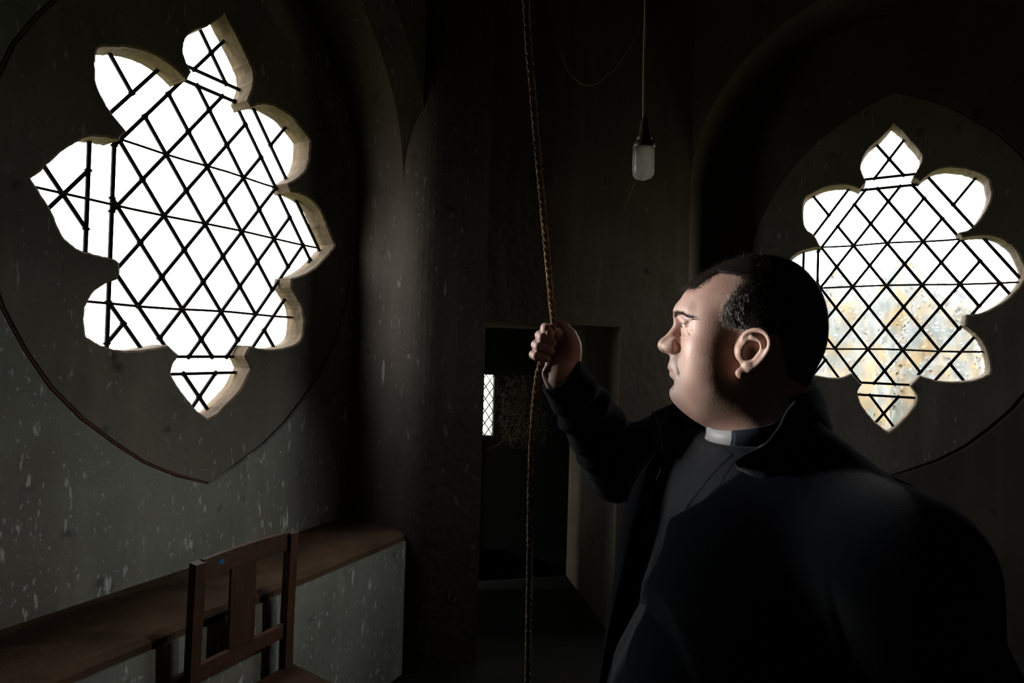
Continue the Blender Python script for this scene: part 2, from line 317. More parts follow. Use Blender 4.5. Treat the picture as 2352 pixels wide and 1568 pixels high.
for nm, g, d, n, out, x0, x1, sd in (('wall_left', G1, D1, N1, OUT1, -4.2, 1.45, 3), ('wall_right', G2, D2, N2, OUT2, -1.5, 2.5, 5)):
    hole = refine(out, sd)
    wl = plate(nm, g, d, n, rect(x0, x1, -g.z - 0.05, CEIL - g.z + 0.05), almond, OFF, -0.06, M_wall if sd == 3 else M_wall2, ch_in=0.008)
    tag(wl, kind='structure')
    # the traceried stone panel that fills the almond-shaped opening, a finger's breadth of open joint round it
    pn = plate('window_panel', g, d, n, [Vector((p.x - (.015 if p.x > 0.02 and p.y < 0 else (.004 if p.x > .02 else -.001)), p.y)) for p in almond], hole, OFF + 0.004, -0.03, M_stone, wl, ch_in=0.007, ch_out=0.006, mt2=M_reveal)
    jt = plate('panel_joint', g, d, n, grow(almond, 0.01), grow(almond, -0.06), OFF - 0.05, -0.055, M_dark, wl)
    b = bmesh.new(); rj = random.Random(sd + 40)
    mp_ = [p for p in almond if p.x < 0.01]; mp_.sort(key=lambda p: p.y)
    tube(b, [g + d * p.x + Vector((0, 0, p.y)) + n * (OFF - 0.003 + rj.uniform(-.002, .002)) for p in mp_], [0.0048 + rj.uniform(-.002, .002) for _ in mp_], 7)
    obj('lit_edge_bead', b, M_edge, wl)  # added brown bead paints the panel's left edge as if catching light
    walls.append((wl, hole))

# leaded windows: lattice of quarries, one pane each
def in_lobe(c, r):               # c, r in lattice units, r counted down from the centre
    if abs(c) > 2.1 and abs(r) < 1.2: return 'side'
    if abs(c) + abs(r) > 3.0 and abs(c) > 0.75: return 'diag'
    if abs(r) > 2.33: return 'tip'
    return 'main'
def build_window(name, g, d, n, hole, seed, label=None):
    rnd = random.Random(seed)
    root = empty(name, g, kind='structure'); 
    bm = bmesh.new()
    vs = [bm.verts.new((p.x / CA, -p.y / CB, 0)) for p in hole]; bm.faces.new(vs)
    bmesh.ops.triangulate  # n-gon is kept whole
    def cut(pred, nx, ny, k):    # cut the faces chosen by pred along nx*c + ny*r = k
        fs = [f for f in bm.faces if pred(f.calc_center_median())]
        if not fs: return
        ge = list({e for f in fs for e in f.edges}); gv = list({v for f in fs for v in f.verts})
        no = Vector((nx, ny, 0)).normalized(); co = Vector((nx, ny, 0)) * (k / (nx * nx + ny * ny))
        bmesh.ops.bisect_plane(bm, geom=fs + ge + gv, plane_co=co, plane_no=no, dist=1e-4)
    allf = lambda p: True
    # separate the lobes from the body: cut off each with its inner line, then its strip
    reg = {}
    def area_c(f):
        return f.calc_center_median_weighted() if hasattr(f, 'calc_center_median_weighted') else f.calc_center_median()
    cuts = [('R', 1, 0, 2.1, 2.57), ('L', -1, 0, 2.1, 2.57), ('T', 0, -1, 2.33, 2.58), ('B', 0, 1, 2.30, 2.59),
            ('UR', 1, -1, 3.0, 3.57), ('UL', -1, -1, 3.0, 3.57), ('LR', 1, 1, 3.0, 3.57), ('LL', -1, 1, 3.0, 3.57)]
    lay = bm.faces.layers.int.new('reg')
    for i, (nm, nx, ny, k1, k2) in enumerate(cuts):
        no = Vector((nx, ny, 0)).normalized()
        def mine(q): return abs(q.y) < 1.0 if nm in 'LR' and len(nm) == 1 else (abs(q.x) < 0.9 if nm in 'TB' else True)
        for k, src, val in ((k1, 0, 10 + i), (k2, 10 + i, 30 + i)):
            fs = [f for f in bm.faces if f[lay] == src]
            ge = list({e for f in fs for e in f.edges}); gv = list({v for f in fs for v in f.verts})
            co = Vector((nx, ny, 0)) * (k / (nx * nx + ny * ny))
            bmesh.ops.bisect_plane(bm, geom=fs + ge + gv, plane_co=co, plane_no=no, dist=1e-4)
            for f in bm.faces:
                q = f.calc_center_median()
                if f[lay] == src and nx * q.x + ny * q.y > k + 1e-3 and mine(q): f[lay] = val
            dis = [e for e in bm.edges if len(e.link_faces) == 2 and all(f[lay] == src for f in e.link_faces)
                   and all(abs(nx * v.co.x + ny * v.co.y - k) < 1e-3 for v in e.verts)]
            if dis: bmesh.ops.dissolve_edges(bm, edges=dis, use_verts=True)
    def cutreg(vals, nx, ny, k):
        fs = [f for f in bm.faces if f[lay] in vals]
        if not fs: return
        ge = list({e for f in fs for e in f.edges}); gv = list({v for f in fs for v in f.verts})
        co = Vector((nx, ny, 0)) * (k / (nx * nx + ny * ny))
        bmesh.ops.bisect_plane(bm, geom=fs + ge + gv, plane_co=co, plane_no=Vector((nx, ny, 0)).normalized(), dist=1e-4)
    for k in range(-4, 5):       # the body: both families of diagonals
        if abs(k) <= 2: cutreg((0,), 1, -1, k); cutreg((0,), 1, 1, k)
    for i, c0 in ((0, 3), (1, -3)):
        cutreg((30 + i,), 1, -1, c0); cutreg((30 + i,), 1, 1, c0)
    for i, r0 in ((2, -3), (3, 3)):
        cutreg((30 + i,), 1, -1, -r0); cutreg((30 + i,), 1, 1, r0)
    for i, (nx, ny) in ((4, (1, 1)), (5, (1, -1)), (6, (1, -1)), (7, (1, 1))):
        cutreg((30 + i,), nx, ny, 0)
    # panes and leads
    cames = bmesh.new(); Z = Vector((0, 0, 1))
    def Wp(v, off=0.0): return g + d * (v[0] * CA) - Z * (v[1] * CB) + n * off
    for e in bm.edges:
        if len(e.link_faces) == 2:
            a, b = Wp(e.verts[0].co), Wp(e.verts[1].co); t = (b - a); L = t.length
            if L < 0.004: continue
            t.normalize(); wd = 0.0060 if seed == 11 else 0.0066
            box(cames, (a + b) / 2, (t, n.cross(t), n), (L / 2 + 0.003, wd, 0.005))
        
    for v in bm.verts:           # solder blobs where leads meet
        if sum(1 for e in v.link_edges if len(e.link_faces) == 2) >= 3:
            box(cames, Wp(v.co), ((d + Z).normalized(), (d - Z).normalized(), n), (0.0085, 0.0085, 0.0058))
    cm = obj('lead_came', cames, M_lead, root); cm.matrix_parent_inverse = root.matrix_basis.inverted(); cm['kind'] = 'stuff'
    for f in bm.faces:
        if f.calc_area() * CA * CB < 0.00012: continue
        vs = [Wp(v.co) for v in f.verts]; c = sum(vs, Vector()) / len(vs)
        tilt = Vector((rnd.uniform(-1, 1), rnd.uniform(-1, 1), rnd.uniform(-1, 1))) * 0.012
        out = []
        for sgn in (1, -1):
            for p in vs: q = p - c; out.append(p + n * (sgn * 0.0012) + n * q.dot(tilt))
        k = len(vs); fs = [tuple(range(k)), tuple(range(2 * k - 1, k - 1, -1))] + [(i, k + i, k + (i + 1) % k, (i + 1) % k) for i in range(k)]
        qc = f.calc_center_median(); patched = seed == 12 and qc.x > 3.12 and abs(qc.y) < 0.5
        po = pyobj('pane', out, fs, M_patch if patched else M_glass, root)
        if patched: po['label'] = 'dark brown patched pane at the tip'; po.matrix_parent_inverse = root.matrix_basis.inverted()
    bm.free()
    for r, c0, c1 in ((-1, -2.15, 2.15), (0, -3.55, 3.55), (1.5, -2.75, 2.75)):   # iron saddle bars across the back of the leads
        b = bmesh.new(); pts = [Wp((c0 + (c1 - c0) * i / 8, r + 0.012 * math.sin(i * 1.3 + seed)), 0.011) for i in range(9)]
        tube(b, pts, 0.0052, 6)
        o = obj('saddle_bar', b, M_iron, root); o.matrix_parent_inverse = root.matrix_basis.inverted()
    return root
W1 = build_window('window_1', G1, D1, N1, walls[0][1], 11)
W2 = build_window('window_2', G2, D2, N2, walls[1][1], 12)

def XY(v): return (v.x, v.y)
P1w = G1 + N1 * OFF; P2w = G2 + N2 * OFF
A_ = P1w + D1 * 0.743                       # where the left wall ends at the pier
PB = P2w + D2 * -0.990                      # where the right wall ends at its pier
P2 = G2 + N2 * 0.51 + D2 * -0.978
PRO = 0.42
# left pier: return face, rounded nosing, broad limewashed face
Bc = A_ + N1 * PRO
e = Vector((0.951, 0.309, 0))               # along the pier's broad face
Dp = Bc + e * 0.361
bm = bmesh.new()
inset = 0.11
c1 = Bc - N1 * inset; c2 = Bc + e * inset
arc = []
for k in range(9):
    t = k / 8; arc.append(XY(c1 * (1 - t) ** 2 + Bc * (2 * t * (1 - t)) + c2 * t * t))
back = Dp + Vector((-0.309, 0.951, 0)) * 0.16
prism(bm, [XY(A_ - N1 * 0.05)] + arc + [XY(Dp), XY(back), XY(A_ + D1 * 0.9 + N1 * 0.1)], -0.05, CEIL)
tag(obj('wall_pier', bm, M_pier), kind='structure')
# thin corner roll beside the doorway
bm = bmesh.new(); jb = Dp + Vector((0.012, 0.03, 0)); tube(bm, [jb + Vector((0, 0, z)) for z in (1.62, 2.2, 2.8, 3.6, CEIL)], 0.016, 8)
tag(obj('trim_1', bm, mat('reddish_trim', (0.07, 0.035, 0.022), 0.8, bump=0.4)), kind='structure')
# diagonal wall with the low doorway
Wq = Dp + Vector((-0.309, 0.951, 0)) * 0.12; e2 = (P2 - Wq).normalized(); nq = Vector((-e2.y, e2.x, 0))   # nq points away from the camera
DR = Wq + e2 * 0.80; DTOP = EYE + 0.13
bm = bmesh.new()
prism(bm, [XY(Wq - e2 * 0.3), XY(DR), XY(DR + nq * 0.84), XY(Wq - e2 * 0.3 + nq * 0.84)], DTOP, CEIL)          # above the doorway
prism(bm, [XY(DR), XY(P2), XY(P2 + nq * 0.84), XY(DR + nq * 0.84)], -0.05, CEIL)
tag(obj('wall_middle', bm, plaster('brown_limewash', (0.22, 0.18, 0.135), (0.15, 0.125, 0.095), splat=0.67, splat_col=(0.4, 0.37, 0.33), brown=(0.14, 0.09, 0.06))), kind='structure')
bm = bmesh.new(); z_in = EYE - 0.165                                                                       # inner lintel board and jambs
li = Wq + nq * 0.5
box(bm, (Wq - e2 * 0.3 + DR) * 0.5 + nq * 0.74 + Vector((0, 0, (DTOP + z_in) / 2)), (e2, nq, (0, 0, 1)), (0.62, 0.09, (DTOP - z_in) / 2 + 0.02))
tag(obj('lintel', bm, M_dark), kind='structure')
# right pier: narrow return next to the right wall
bm = bmesh.new(); prism(bm, [XY(P2), XY(PB), XY(PB + D2 * -0.05 - N2 * 0.05), XY(P2 + nq * 0.5)], -0.05, CEIL)
bevel(bm, 0.02, 3)
tag(obj('wall_pier_right', bm, M_wall2), kind='structure')
# blind arches in front of the two window walls
def arch_plate(name, g, d, n, xl, xr, spring, apex, f0, f1, X0, X1, mt, stop_leg=False, ch=0.0):
    cx = (xl + xr) / 2; hw = (xr - xl) / 2; h = apex - spring
    R = (hw * hw + h * h) / (2 * hw); loop = []
    a1 = math.asin(h / R)
    for k in range(17): a = a1 * k / 16; loop.append(Vector((cx - (hw - R) * -1 * 0 + (cx * 0) + (hw - R) + R * math.cos(a), spring + R * math.sin(a))))
    for k in range(15, -1, -1): a = a1 * k / 16; loop.append(Vector((cx - ((hw - R) + R * math.cos(a)), spring + R * math.sin(a))))
    loop = [Vector((p.x if p.x != 0 else 0, p.y)) for p in loop]
    bot = -g.z - 0.05
    if stop_leg: bot_r = spring
    else: bot_r = bot
    poly = [Vector((X0, bot)), Vector((xl, bot))] + loop[::-1] + ([Vector((xr, bot_r))] if not stop_leg else []) + [Vector((X1, bot_r)), Vector((X1, CEIL - g.z)), Vector((X0, CEIL - g.z))]
    bm = bmesh.new(); Z = Vector((0, 0, 1))
    pf = list(poly)
    if ch:                       # the arris of the arch is eased back like the nosing of the pier
        c0_ = Vector((cx, spring - 0.35)); k0 = 2
        for i in range(k0, k0 + len(loop)): pf[i] = poly[i] + (poly[i] - c0_).normalized() * ch
    a = [bm.verts.new(g + d * p.x + Z * p.y + n * f0) for p in pf]; b = [bm.verts.new(g + d * p.x + Z * p.y + n * f1) for p in poly]
    m1 = [bm.verts.new(g + d * p.x + Z * p.y + n * (f0 - ch)) for p in poly] if ch else a
    if ch:
        for i in range(len(poly)): j = (i + 1) % len(poly); bm.faces.new((a[i], m1[i], m1[j], a[j]))
    f = [bm.faces.new(a), bm.faces.new(b[::-1])]
    for i in range(len(poly)): j = (i + 1) % len(poly); bm.faces.new((m1[i], b[i], b[j], m1[j]))
    bm.normal_update(); bmesh.ops.triangulate(bm, faces=f, ngon_method='EAR_CLIP')
    return tag(obj(name, bm, mt), kind='structure')
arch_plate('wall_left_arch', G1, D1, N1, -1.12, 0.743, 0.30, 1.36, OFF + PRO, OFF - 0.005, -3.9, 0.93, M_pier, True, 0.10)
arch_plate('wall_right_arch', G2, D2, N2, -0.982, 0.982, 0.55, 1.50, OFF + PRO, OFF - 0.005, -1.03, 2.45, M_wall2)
# rest of the tower room, out of frame
bm = bmesh.new()
r0 = P1w - D1 * 4.1; r1 = P2w + D2 * 2.45
prism(bm, [XY(r0 - N1 * 0.3), XY(r0 + N1 * 6.3), XY(r0 + N1 * 6.3 - D1 * 0.3), XY(r0 - N1 * 0.3 - D1 * 0.3)], -0.05, CEIL)
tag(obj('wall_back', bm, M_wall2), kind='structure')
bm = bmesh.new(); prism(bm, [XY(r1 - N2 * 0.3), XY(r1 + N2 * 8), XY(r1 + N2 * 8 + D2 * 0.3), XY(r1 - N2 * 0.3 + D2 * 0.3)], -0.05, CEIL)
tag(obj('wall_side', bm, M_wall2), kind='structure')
cc = (r0 + r1) / 2
for nm, z0, z1, mt in (('floor', -0.12, 0.0, M_floor), ('ceiling', CEIL, CEIL + 0.1, M_wall2)):
    bm = bmesh.new(); prism(bm, [XY(r0 - N1 * 0.15 - D1 * 0.25), XY(r0 + N1 * 6.6 - D1 * 0.25), XY(r0 + N1 * 6.6 + D1 * 6.5), XY(r0 - N1 * 0.15 + D1 * 6.5)], z0, z1)
    tag(obj(nm, bm, mt), kind='structure')
# stair passage behind the doorway, with a slit window at its far end
q0 = Wq + nq * 0.84
pc = q0 + e2 * 0.3
bm = bmesh.new()
pL, pR = q0 - e2 * 0.36, q0 + e2 * 1.2
fe = 0.55                                   # passage depth
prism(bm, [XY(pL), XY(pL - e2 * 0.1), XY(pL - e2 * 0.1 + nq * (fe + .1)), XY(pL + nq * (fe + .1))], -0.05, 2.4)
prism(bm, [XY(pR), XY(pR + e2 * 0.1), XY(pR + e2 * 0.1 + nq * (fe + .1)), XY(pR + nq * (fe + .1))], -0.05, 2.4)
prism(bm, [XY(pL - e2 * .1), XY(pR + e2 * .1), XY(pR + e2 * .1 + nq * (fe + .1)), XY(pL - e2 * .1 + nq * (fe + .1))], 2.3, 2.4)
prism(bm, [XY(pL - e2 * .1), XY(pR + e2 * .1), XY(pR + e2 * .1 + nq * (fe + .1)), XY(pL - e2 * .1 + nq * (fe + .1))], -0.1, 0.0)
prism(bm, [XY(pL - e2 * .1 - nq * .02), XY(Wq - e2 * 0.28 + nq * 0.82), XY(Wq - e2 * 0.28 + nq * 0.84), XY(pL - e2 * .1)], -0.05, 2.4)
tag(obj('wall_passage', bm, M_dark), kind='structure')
fw = q0 + nq * fe; sl = 0.0
def along(px):                              # distance along the far wall seen at that pixel column
    r = ray(px, 900); r = Vector((r.x, r.y, 0)); # solve fw + e2*s = r*t
    det = e2.x * -r.y + r.x * e2.y
    return (-fw.x * -r.y + -r.x * fw.y) / det if abs(det) > 1e-9 else 0
s1 = along(1136); yy = (fw + e2 * s1).y
zt, zb = EYE - (857 - 797) / FPX * yy, EYE - (997 - 797) / FPX * yy
gw = fw + Vector((0, 0, (zt + zb) / 2)); hh = (zt - zb) / 2
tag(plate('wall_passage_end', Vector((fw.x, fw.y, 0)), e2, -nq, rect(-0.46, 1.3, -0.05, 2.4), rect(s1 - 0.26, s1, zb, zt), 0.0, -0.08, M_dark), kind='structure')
w3 = empty('window_3', (fw + e2 * (s1 - .13)) + Vector((0, 0, (zt + zb) / 2)), kind='structure')
bm = bmesh.new(); Z = Vector((0, 0, 1)); base = Vector((fw.x, fw.y, 0)) + nq * 0.04
nx_, nz_ = 4, 5; sx_, sz_ = 0.26 / nx_, (zt - zb) / nz_
for i in range(-nz_, nx_ + nz_):
    for sgn in (1, -1):
        pts = []
        for k in range(0, nz_ * 8 + 1):
            x = (i + sgn * k / 8) * sx_ + (0 if sgn > 0 else 0); z = zb + k / 8 * sz_
            if -1e-6 <= x <= 0.26 + 1e-6: pts.append(base + e2 * (s1 - 0.26 + x) + Z * z)
        if len(pts) > 1:
            a, b = pts[0], pts[-1]; t = (b - a).normalized(); box(bm, (a + b) / 2, (t, nq.cross(t), nq), ((b - a).length / 2, 0.003, 0.004))
cm = obj('lead_came', bm, M_lead, w3); cm.matrix_parent_inverse = w3.matrix_basis.inverted(); cm['kind'] = 'stuff'
for j in range(nz_):
    bm = bmesh.new(); box(bm, base + e2 * (s1 - 0.13) + Z * (zb + (j + .5) * sz_), (e2, nq, Z), (0.131, 0.0012, sz_ / 2 - 0.001))
    p = obj('pane', bm, M_glass, w3); p.matrix_parent_inverse = w3.matrix_basis.inverted()
l = bpy.data.lights.new('sky_portal', 'AREA'); l.shape = 'RECTANGLE'; l.size = 0.3; l.size_y = hh * 2; l.cycles.is_portal = True
po = bpy.data.objects.new('sky_portal', l); C.objects.link(po)
mm = Matrix((e2, nq.cross(e2), nq)).transposed().to_4x4(); mm.translation = gw + e2 * (s1 - .13) + nq * 0.1; po.matrix_world = mm

# stone bench along the left wall
LT = 0.69
bm = bmesh.new(); Lf = 0.41
P1z = Vector((P1w.x, P1w.y, 0)); Az = Vector((A_.x, A_.y, 0))
bl = [P1z - D1 * 2.9 - N1 * 0.01, Az + N1 * -0.01, Az + N1 * Lf, P1z - D1 * 2.9 + N1 * Lf]
prism(bm, [XY(p) for p in bl], -0.02, LT - 0.045); tag(obj('bench_base', bm, M_wall), label=None, kind='structure')
bm = bmesh.new()
segs = 40                                    # worn top with a wavering front arris
Lx = (bl[1] - bl[0]).length
rnd = random.Random(8); top = []; 
for i in range(segs + 1):
    s = i / segs * Lx; p = bl[0] + D1 * s; wv = 0.006 * math.sin(i * 1.7) + rnd.uniform(-.004, .004)
    row = [p + Vector((0, 0, LT - 0.05)), p + Vector((0, 0, LT)), p + N1 * 0.2 + Vector((0, 0, LT + rnd.uniform(-.004, .004))),
           p + N1 * (Lf - 0.015 + wv) + Vector((0, 0, LT - 0.004 + rnd.uniform(-.003, .003))), p + N1 * (Lf + 0.003 + wv * .3) + Vector((0, 0, LT - 0.022)), p + N1 * (Lf + 0.001) + Vector((0, 0, LT - 0.05))]
    top.append([bm.verts.new(q) for q in row])
for a, b in zip(top, top[1:]):
    for k in range(6): bm.faces.new((a[k], b[k], b[(k + 1) % 6], a[(k + 1) % 6]))
bm.faces.new(top[0]); bm.faces.new(top[-1][::-1])
tag(obj('trim_2', bm, M_dirt), kind='structure')

# outside: grass and a few bushes and trees beyond the right-hand window
M_grass = mat('pale_lawn', (0.16, 0.19, 0.09), 0.9, noise=((0.22, 0.2, 0.12), 0.6, 0.4, 0.6))
bm = bmesh.new(); prism(bm, [(-80, -10), (80, -10), (80, 90), (-80, 90)], -4.3, -4.2)
tag(obj('ground', bm, M_grass), kind='structure')
M_leafy = mat('autumn_leaves', (0.15, 0.155, 0.15), 0.9, noise=((0.20, 0.15, 0.09), 1.3, 0.45, 0.62))
M_bark = mat('bark', (0.09, 0.08, 0.07), 0.9)
def tree(x, y, h, r, sd, label):
    rnd = random.Random(sd); root = empty('tree', (x, y, -4.2), label=label, cat='tree', group='trees outside the right window')
    bm = bmesh.new(); tube(bm, [Vector((0, 0, 0)), Vector((.1, 0, h * .4)), Vector((0, .1, h * .8))], [.22, .16, .06], 7); obj('trunk', bm, M_bark, root)
    bm = bmesh.new(); bmesh.ops.create_icosphere(bm, subdivisions=5, radius=1)
    from mathutils import noise as mn
    for v in bm.verts:
        q = v.co.copy(); f = 1 + .30 * mn.noise(q * 1.6 + Vector((sd, 0, 0))) + .16 * mn.noise(q * 4.5) + .09 * mn.noise(q * 12)
        v.co = Vector((q.x * r * .92 * f, q.y * r * .92 * f, h * .60 + q.z * h * .38 * f))
    cb = obj('crown', bm, M_leafy, root, True)
    vs, fs = [], []
    for k in range(1500):
        a, b, q = rnd.uniform(0, 6.28), rnd.uniform(-1, 1), rnd.uniform(.92, 1.12)
        c = Vector((math.cos(a) * math.sqrt(1 - b * b) * r * q, math.sin(a) * math.sqrt(1 - b * b) * r * q, h * .62 + b * h * .38 * q))
        u = Vector((rnd.gauss(0, 1), rnd.gauss(0, 1), rnd.gauss(0, 1))).normalized(); v = u.orthogonal().normalized(); s = rnd.uniform(.045, .09)
        i = len(vs); vs += [c - u * s, c + v * s * .6, c + u * s, c - v * s * .6]; fs.append((i, i + 1, i + 2, i + 3))
    cr = pyobj('leaves', vs, fs, M_leafy, root); cr['kind'] = 'stuff'
tree(9.6, 16, 8.0, 1.25, 1, "faint leafy tree outside the right window, nearest the man's head")
tree(13.3, 17, 8.3, 1.1, 2, 'faint russet tree outside the right window, near its right side')
tree(15.6, 22, 9.6, 1.6, 3, 'faint tree farthest away outside the right window, between two nearer ones')

# ------------------------------------------------------------------ sculpting: signed distances on a grid, surface by surface nets
class Field:
    def __init__(s, xs, ys, zs):
        s.ax = [np.asarray(a, np.float32) for a in (xs, ys, zs)]; s.V = np.full([len(a) for a in s.ax], 1.0, np.float32)
    def _sl(s, lo, hi, m):
        sl = []
        for a, l, h in zip(s.ax, lo, hi):
            i, j = np.searchsorted(a, l - m), np.searchsorted(a, h + m); sl.append(slice(max(i - 1, 0), min(j + 1, len(a))))
        return tuple(sl)
    def grid(s, sl): return [a[q].reshape([-1 if i == k else 1 for i in range(3)]) for k, (a, q) in enumerate(zip(s.ax, sl))]
    def put(s, f, lo, hi, k=0.01, op='add', m=0.012):
        sl = s._sl(lo, hi, m + abs(k)); X, Y, Z = s.grid(sl); d = f(X, Y, Z).astype(np.float32); v = s.V[sl]
        if op == 'sub':
            h = np.maximum(k - np.abs(v + d), 0) / max(k, 1e-6); s.V[sl] = np.maximum(v, -d) + h * h * k * 0.25
        else:
            h = np.maximum(k - np.abs(v - d), 0) / max(k, 1e-6); s.V[sl] = np.minimum(v, d) - h * h * k * 0.25
    def ell(s, c, r, k=0.01, op='add', rot=None, m=0.012):
        c = np.array(c, float); r = np.array(r, float); R = np.eye(3) if rot is None else np.array(rot); ext = np.sqrt(((R.T * r) ** 2).sum(1)) if rot is not None else r
        def f(X, Y, Z):
            p = [X - c[0], Y - c[1], Z - c[2]]
            q = [p[0] * R[i][0] + p[1] * R[i][1] + p[2] * R[i][2] for i in range(3)]
            k0 = np.sqrt(sum((q[i] / r[i]) ** 2 for i in range(3))); k1 = np.sqrt(sum((q[i] / r[i] ** 2) ** 2 for i in range(3))) + 1e-6
            return k0 * (k0 - 1) / k1
        s.put(f, c - ext, c + ext, k, op, m)
    def cap(s, a, b, ra, rb=None, k=0.01, op='add', flat=None):
        a = np.array(a, float); b = np.array(b, float); rb = ra if rb is None else rb; d = b - a; L = float(d @ d) + 1e-12; mr = max(ra, rb)
        def f(X, Y, Z):
            px, py, pz = X - a[0], Y - a[1], Z - a[2]
            h = np.clip((px * d[0] + py * d[1] + pz * d[2]) / L, 0, 1); px, py, pz = px - d[0] * h, py - d[1] * h, pz - d[2] * h
            if flat is not None:      # squash along a direction
                n, q = np.array(flat[0], float), flat[1]; t = (px * n[0] + py * n[1] + pz * n[2]) * (1 / q - 1); px, py, pz = px + t * n[0], py + t * n[1], pz + t * n[2]
            return np.sqrt(px * px + py * py + pz * pz) - (ra + (rb - ra) * h)
        s.put(f, np.minimum(a, b) - mr, np.maximum(a, b) + mr, k, op)
    def chain(s, pts, rs, k=0.005, op='add', flat=None):     # one tapering tube through all the points
        pts = [np.array(p, float) for p in pts]
        if not hasattr(rs, '__len__'): rs = [rs] * len(pts)
        q = [Vector(p) for p in pts]; q = smooth_path(q, 4) if len(q) > 2 else q
        rs = np.interp(np.linspace(0, len(pts) - 1, len(q)), range(len(pts)), rs); pts = [np.array(p) for p in q]
        def f(X, Y, Z):
            best = None
            for a, b, ra, rb in zip(pts, pts[1:], rs, rs[1:]):
                d = b - a; L = float(d @ d) + 1e-12; px, py, pz = X - a[0], Y - a[1], Z - a[2]
                h = np.clip((px * d[0] + py * d[1] + pz * d[2]) / L, 0, 1)
                v = np.sqrt((px - d[0] * h) ** 2 + (py - d[1] * h) ** 2 + (pz - d[2] * h) ** 2) - (ra + (rb - ra) * h)
                best = v if best is None else np.minimum(best, v)
            return best
        A = np.array(pts); s.put(f, A.min(0) - max(rs), A.max(0) + max(rs), k, op)
    def surface(s):
        V = s.V; sg = V < 0
        n = [k - 1 for k in V.shape]; c = sg[:-1, :-1, :-1].astype(np.int8)
        for i in (0, 1):
            for j in (0, 1):
                for k in (0, 1):
                    if i or j or k: c = c + sg[i:n[0] + i, j:n[1] + j, k:n[2] + k]
        act = np.argwhere((c > 0) & (c < 8)); idx = np.full(n, -1, np.int32); idx[act[:, 0], act[:, 1], act[:, 2]] = np.arange(len(act))
        P = np.zeros((len(act), 3)); W = np.zeros(len(act)); I, J, K = act.T; A = s.ax
        for ax in range(3):
            for u in (0, 1):
                for v in (0, 1):
                    o = [0, 0, 0]; o[(ax + 1) % 3] = u; o[(ax + 2) % 3] = v; o2 = list(o); o2[ax] = 1
                    a = V[I + o[0], J + o[1], K + o[2]]; b = V[I + o2[0], J + o2[1], K + o2[2]]; mk = (a < 0) != (b < 0)
                    t = np.where(mk, a / np.where(mk, a - b, 1), 0)
                    q = np.stack([A[0][I + o[0]] + (A[0][I + o2[0]] - A[0][I + o[0]]) * (t if ax == 0 else 0),
                                  A[1][J + o[1]] + (A[1][J + o2[1]] - A[1][J + o[1]]) * (t if ax == 1 else 0),
                                  A[2][K + o[2]] + (A[2][K + o2[2]] - A[2][K + o[2]]) * (t if ax == 2 else 0)], 1)
                    P += q * mk[:, None]; W += mk
        P /= W[:, None]
        Q = []
        for ax in range(3):
            a = [slice(None)] * 3; b = [slice(None)] * 3; a[ax] = slice(0, -1); b[ax] = slice(1, None)
            x = sg[tuple(a)] != sg[tuple(b)]; e = np.argwhere(x); u, v = (ax + 1) % 3, (ax + 2) % 3
            e = e[(e[:, u] > 0) & (e[:, v] > 0) & (e[:, u] < V.shape[u] - 1) & (e[:, v] < V.shape[v] - 1)]
            s0 = sg[e[:, 0], e[:, 1], e[:, 2]]; q = []
            for du, dv in ((1, 1), (0, 1), (0, 0), (1, 0)):
                g_ = e.copy(); g_[:, u] -= du; g_[:, v] -= dv; q.append(idx[g_[:, 0], g_[:, 1], g_[:, 2]])
            q = np.stack(q, 1); q[~s0] = q[~s0][:, ::-1]; Q.append(q)
        return P, np.concatenate(Q)
def np_mesh(name, P, Q, mt, parent=None, smooth=True):
    me = bpy.data.meshes.new(name); me.vertices.add(len(P)); me.vertices.foreach_set('co', np.asarray(P, np.float32).ravel())
    me.loops.add(Q.size); me.loops.foreach_set('vertex_index', Q.astype(np.int32).ravel())
    me.polygons.add(len(Q)); me.polygons.foreach_set('loop_start', np.arange(len(Q), dtype=np.int32) * Q.shape[1])
    me.update(calc_edges=True); me.validate()
    if smooth: me.shade_smooth()
    return link(name, me, mt, parent)
def relax(P, Q, it=1, lam=0.5):
    n = len(P); e = np.concatenate([Q[:, [i, (i + 1) % Q.shape[1]]] for i in range(Q.shape[1])])
    for _ in range(it):
        A = np.stack([np.bincount(e[:, 0], P[e[:, 1], k], n) + np.bincount(e[:, 1], P[e[:, 0], k], n) for k in range(3)], 1)
        c = (np.bincount(e[:, 0], minlength=n) + np.bincount(e[:, 1], minlength=n))[:, None]; P = P * (1 - lam) + lam * A / np.maximum(c, 1)
    return P
def axis(*seg):                  # rectilinear grid line positions: (from, to, step), ...
    out = []
    for a, b, st in seg: out.append(np.arange(a, b, st))
    v = np.unique(np.concatenate(out)); return v

# ------------------------------------------------------------------ the man: head frame (x forward, y his left, z up), origin between the ears
HO = np.array([0.3647, 0.87, 0.0155 + EYE]); HF = np.array([-0.9152, 0.4031, 0.0]); HL = np.array([-0.4031, -0.9152, 0.0])
def to_w(P): P = np.asarray(P, float); return HO + P[..., :1] * HF + P[..., 1:2] * HL + P[..., 2:3] * np.array([0, 0, 1.0])
def to_h(p): d = np.array(p, float) - HO; return np.array([d @ HF, d @ HL, d[2]])
def wh(x, y, z): return to_h((x, y, z + EYE))     # from camera-height world coordinates
mm_ = lambda *v: tuple(q / 1000.0 for q in v)
NB = np.array([0.41, 0.86, -0.155])                # base of the neck
TT = np.array([-0.956, -0.292, 0.0]); TL = np.array([0.292, -0.956, 0.0])    # chest direction and his left
def torso(t, l, z): p = NB + TT * t + TL * l + np.array([0, 0, z]); return p
def th(t, l, z): p = torso(t, l, z); return wh(*p)
GR = np.array([0.0716, 1.04, 0.0])                 # grip of the raised right hand on the rope
GR = np.array([(1262 - 1176) / FPX * 1.04, 1.04, -(795 - 799) / FPX * 1.04])
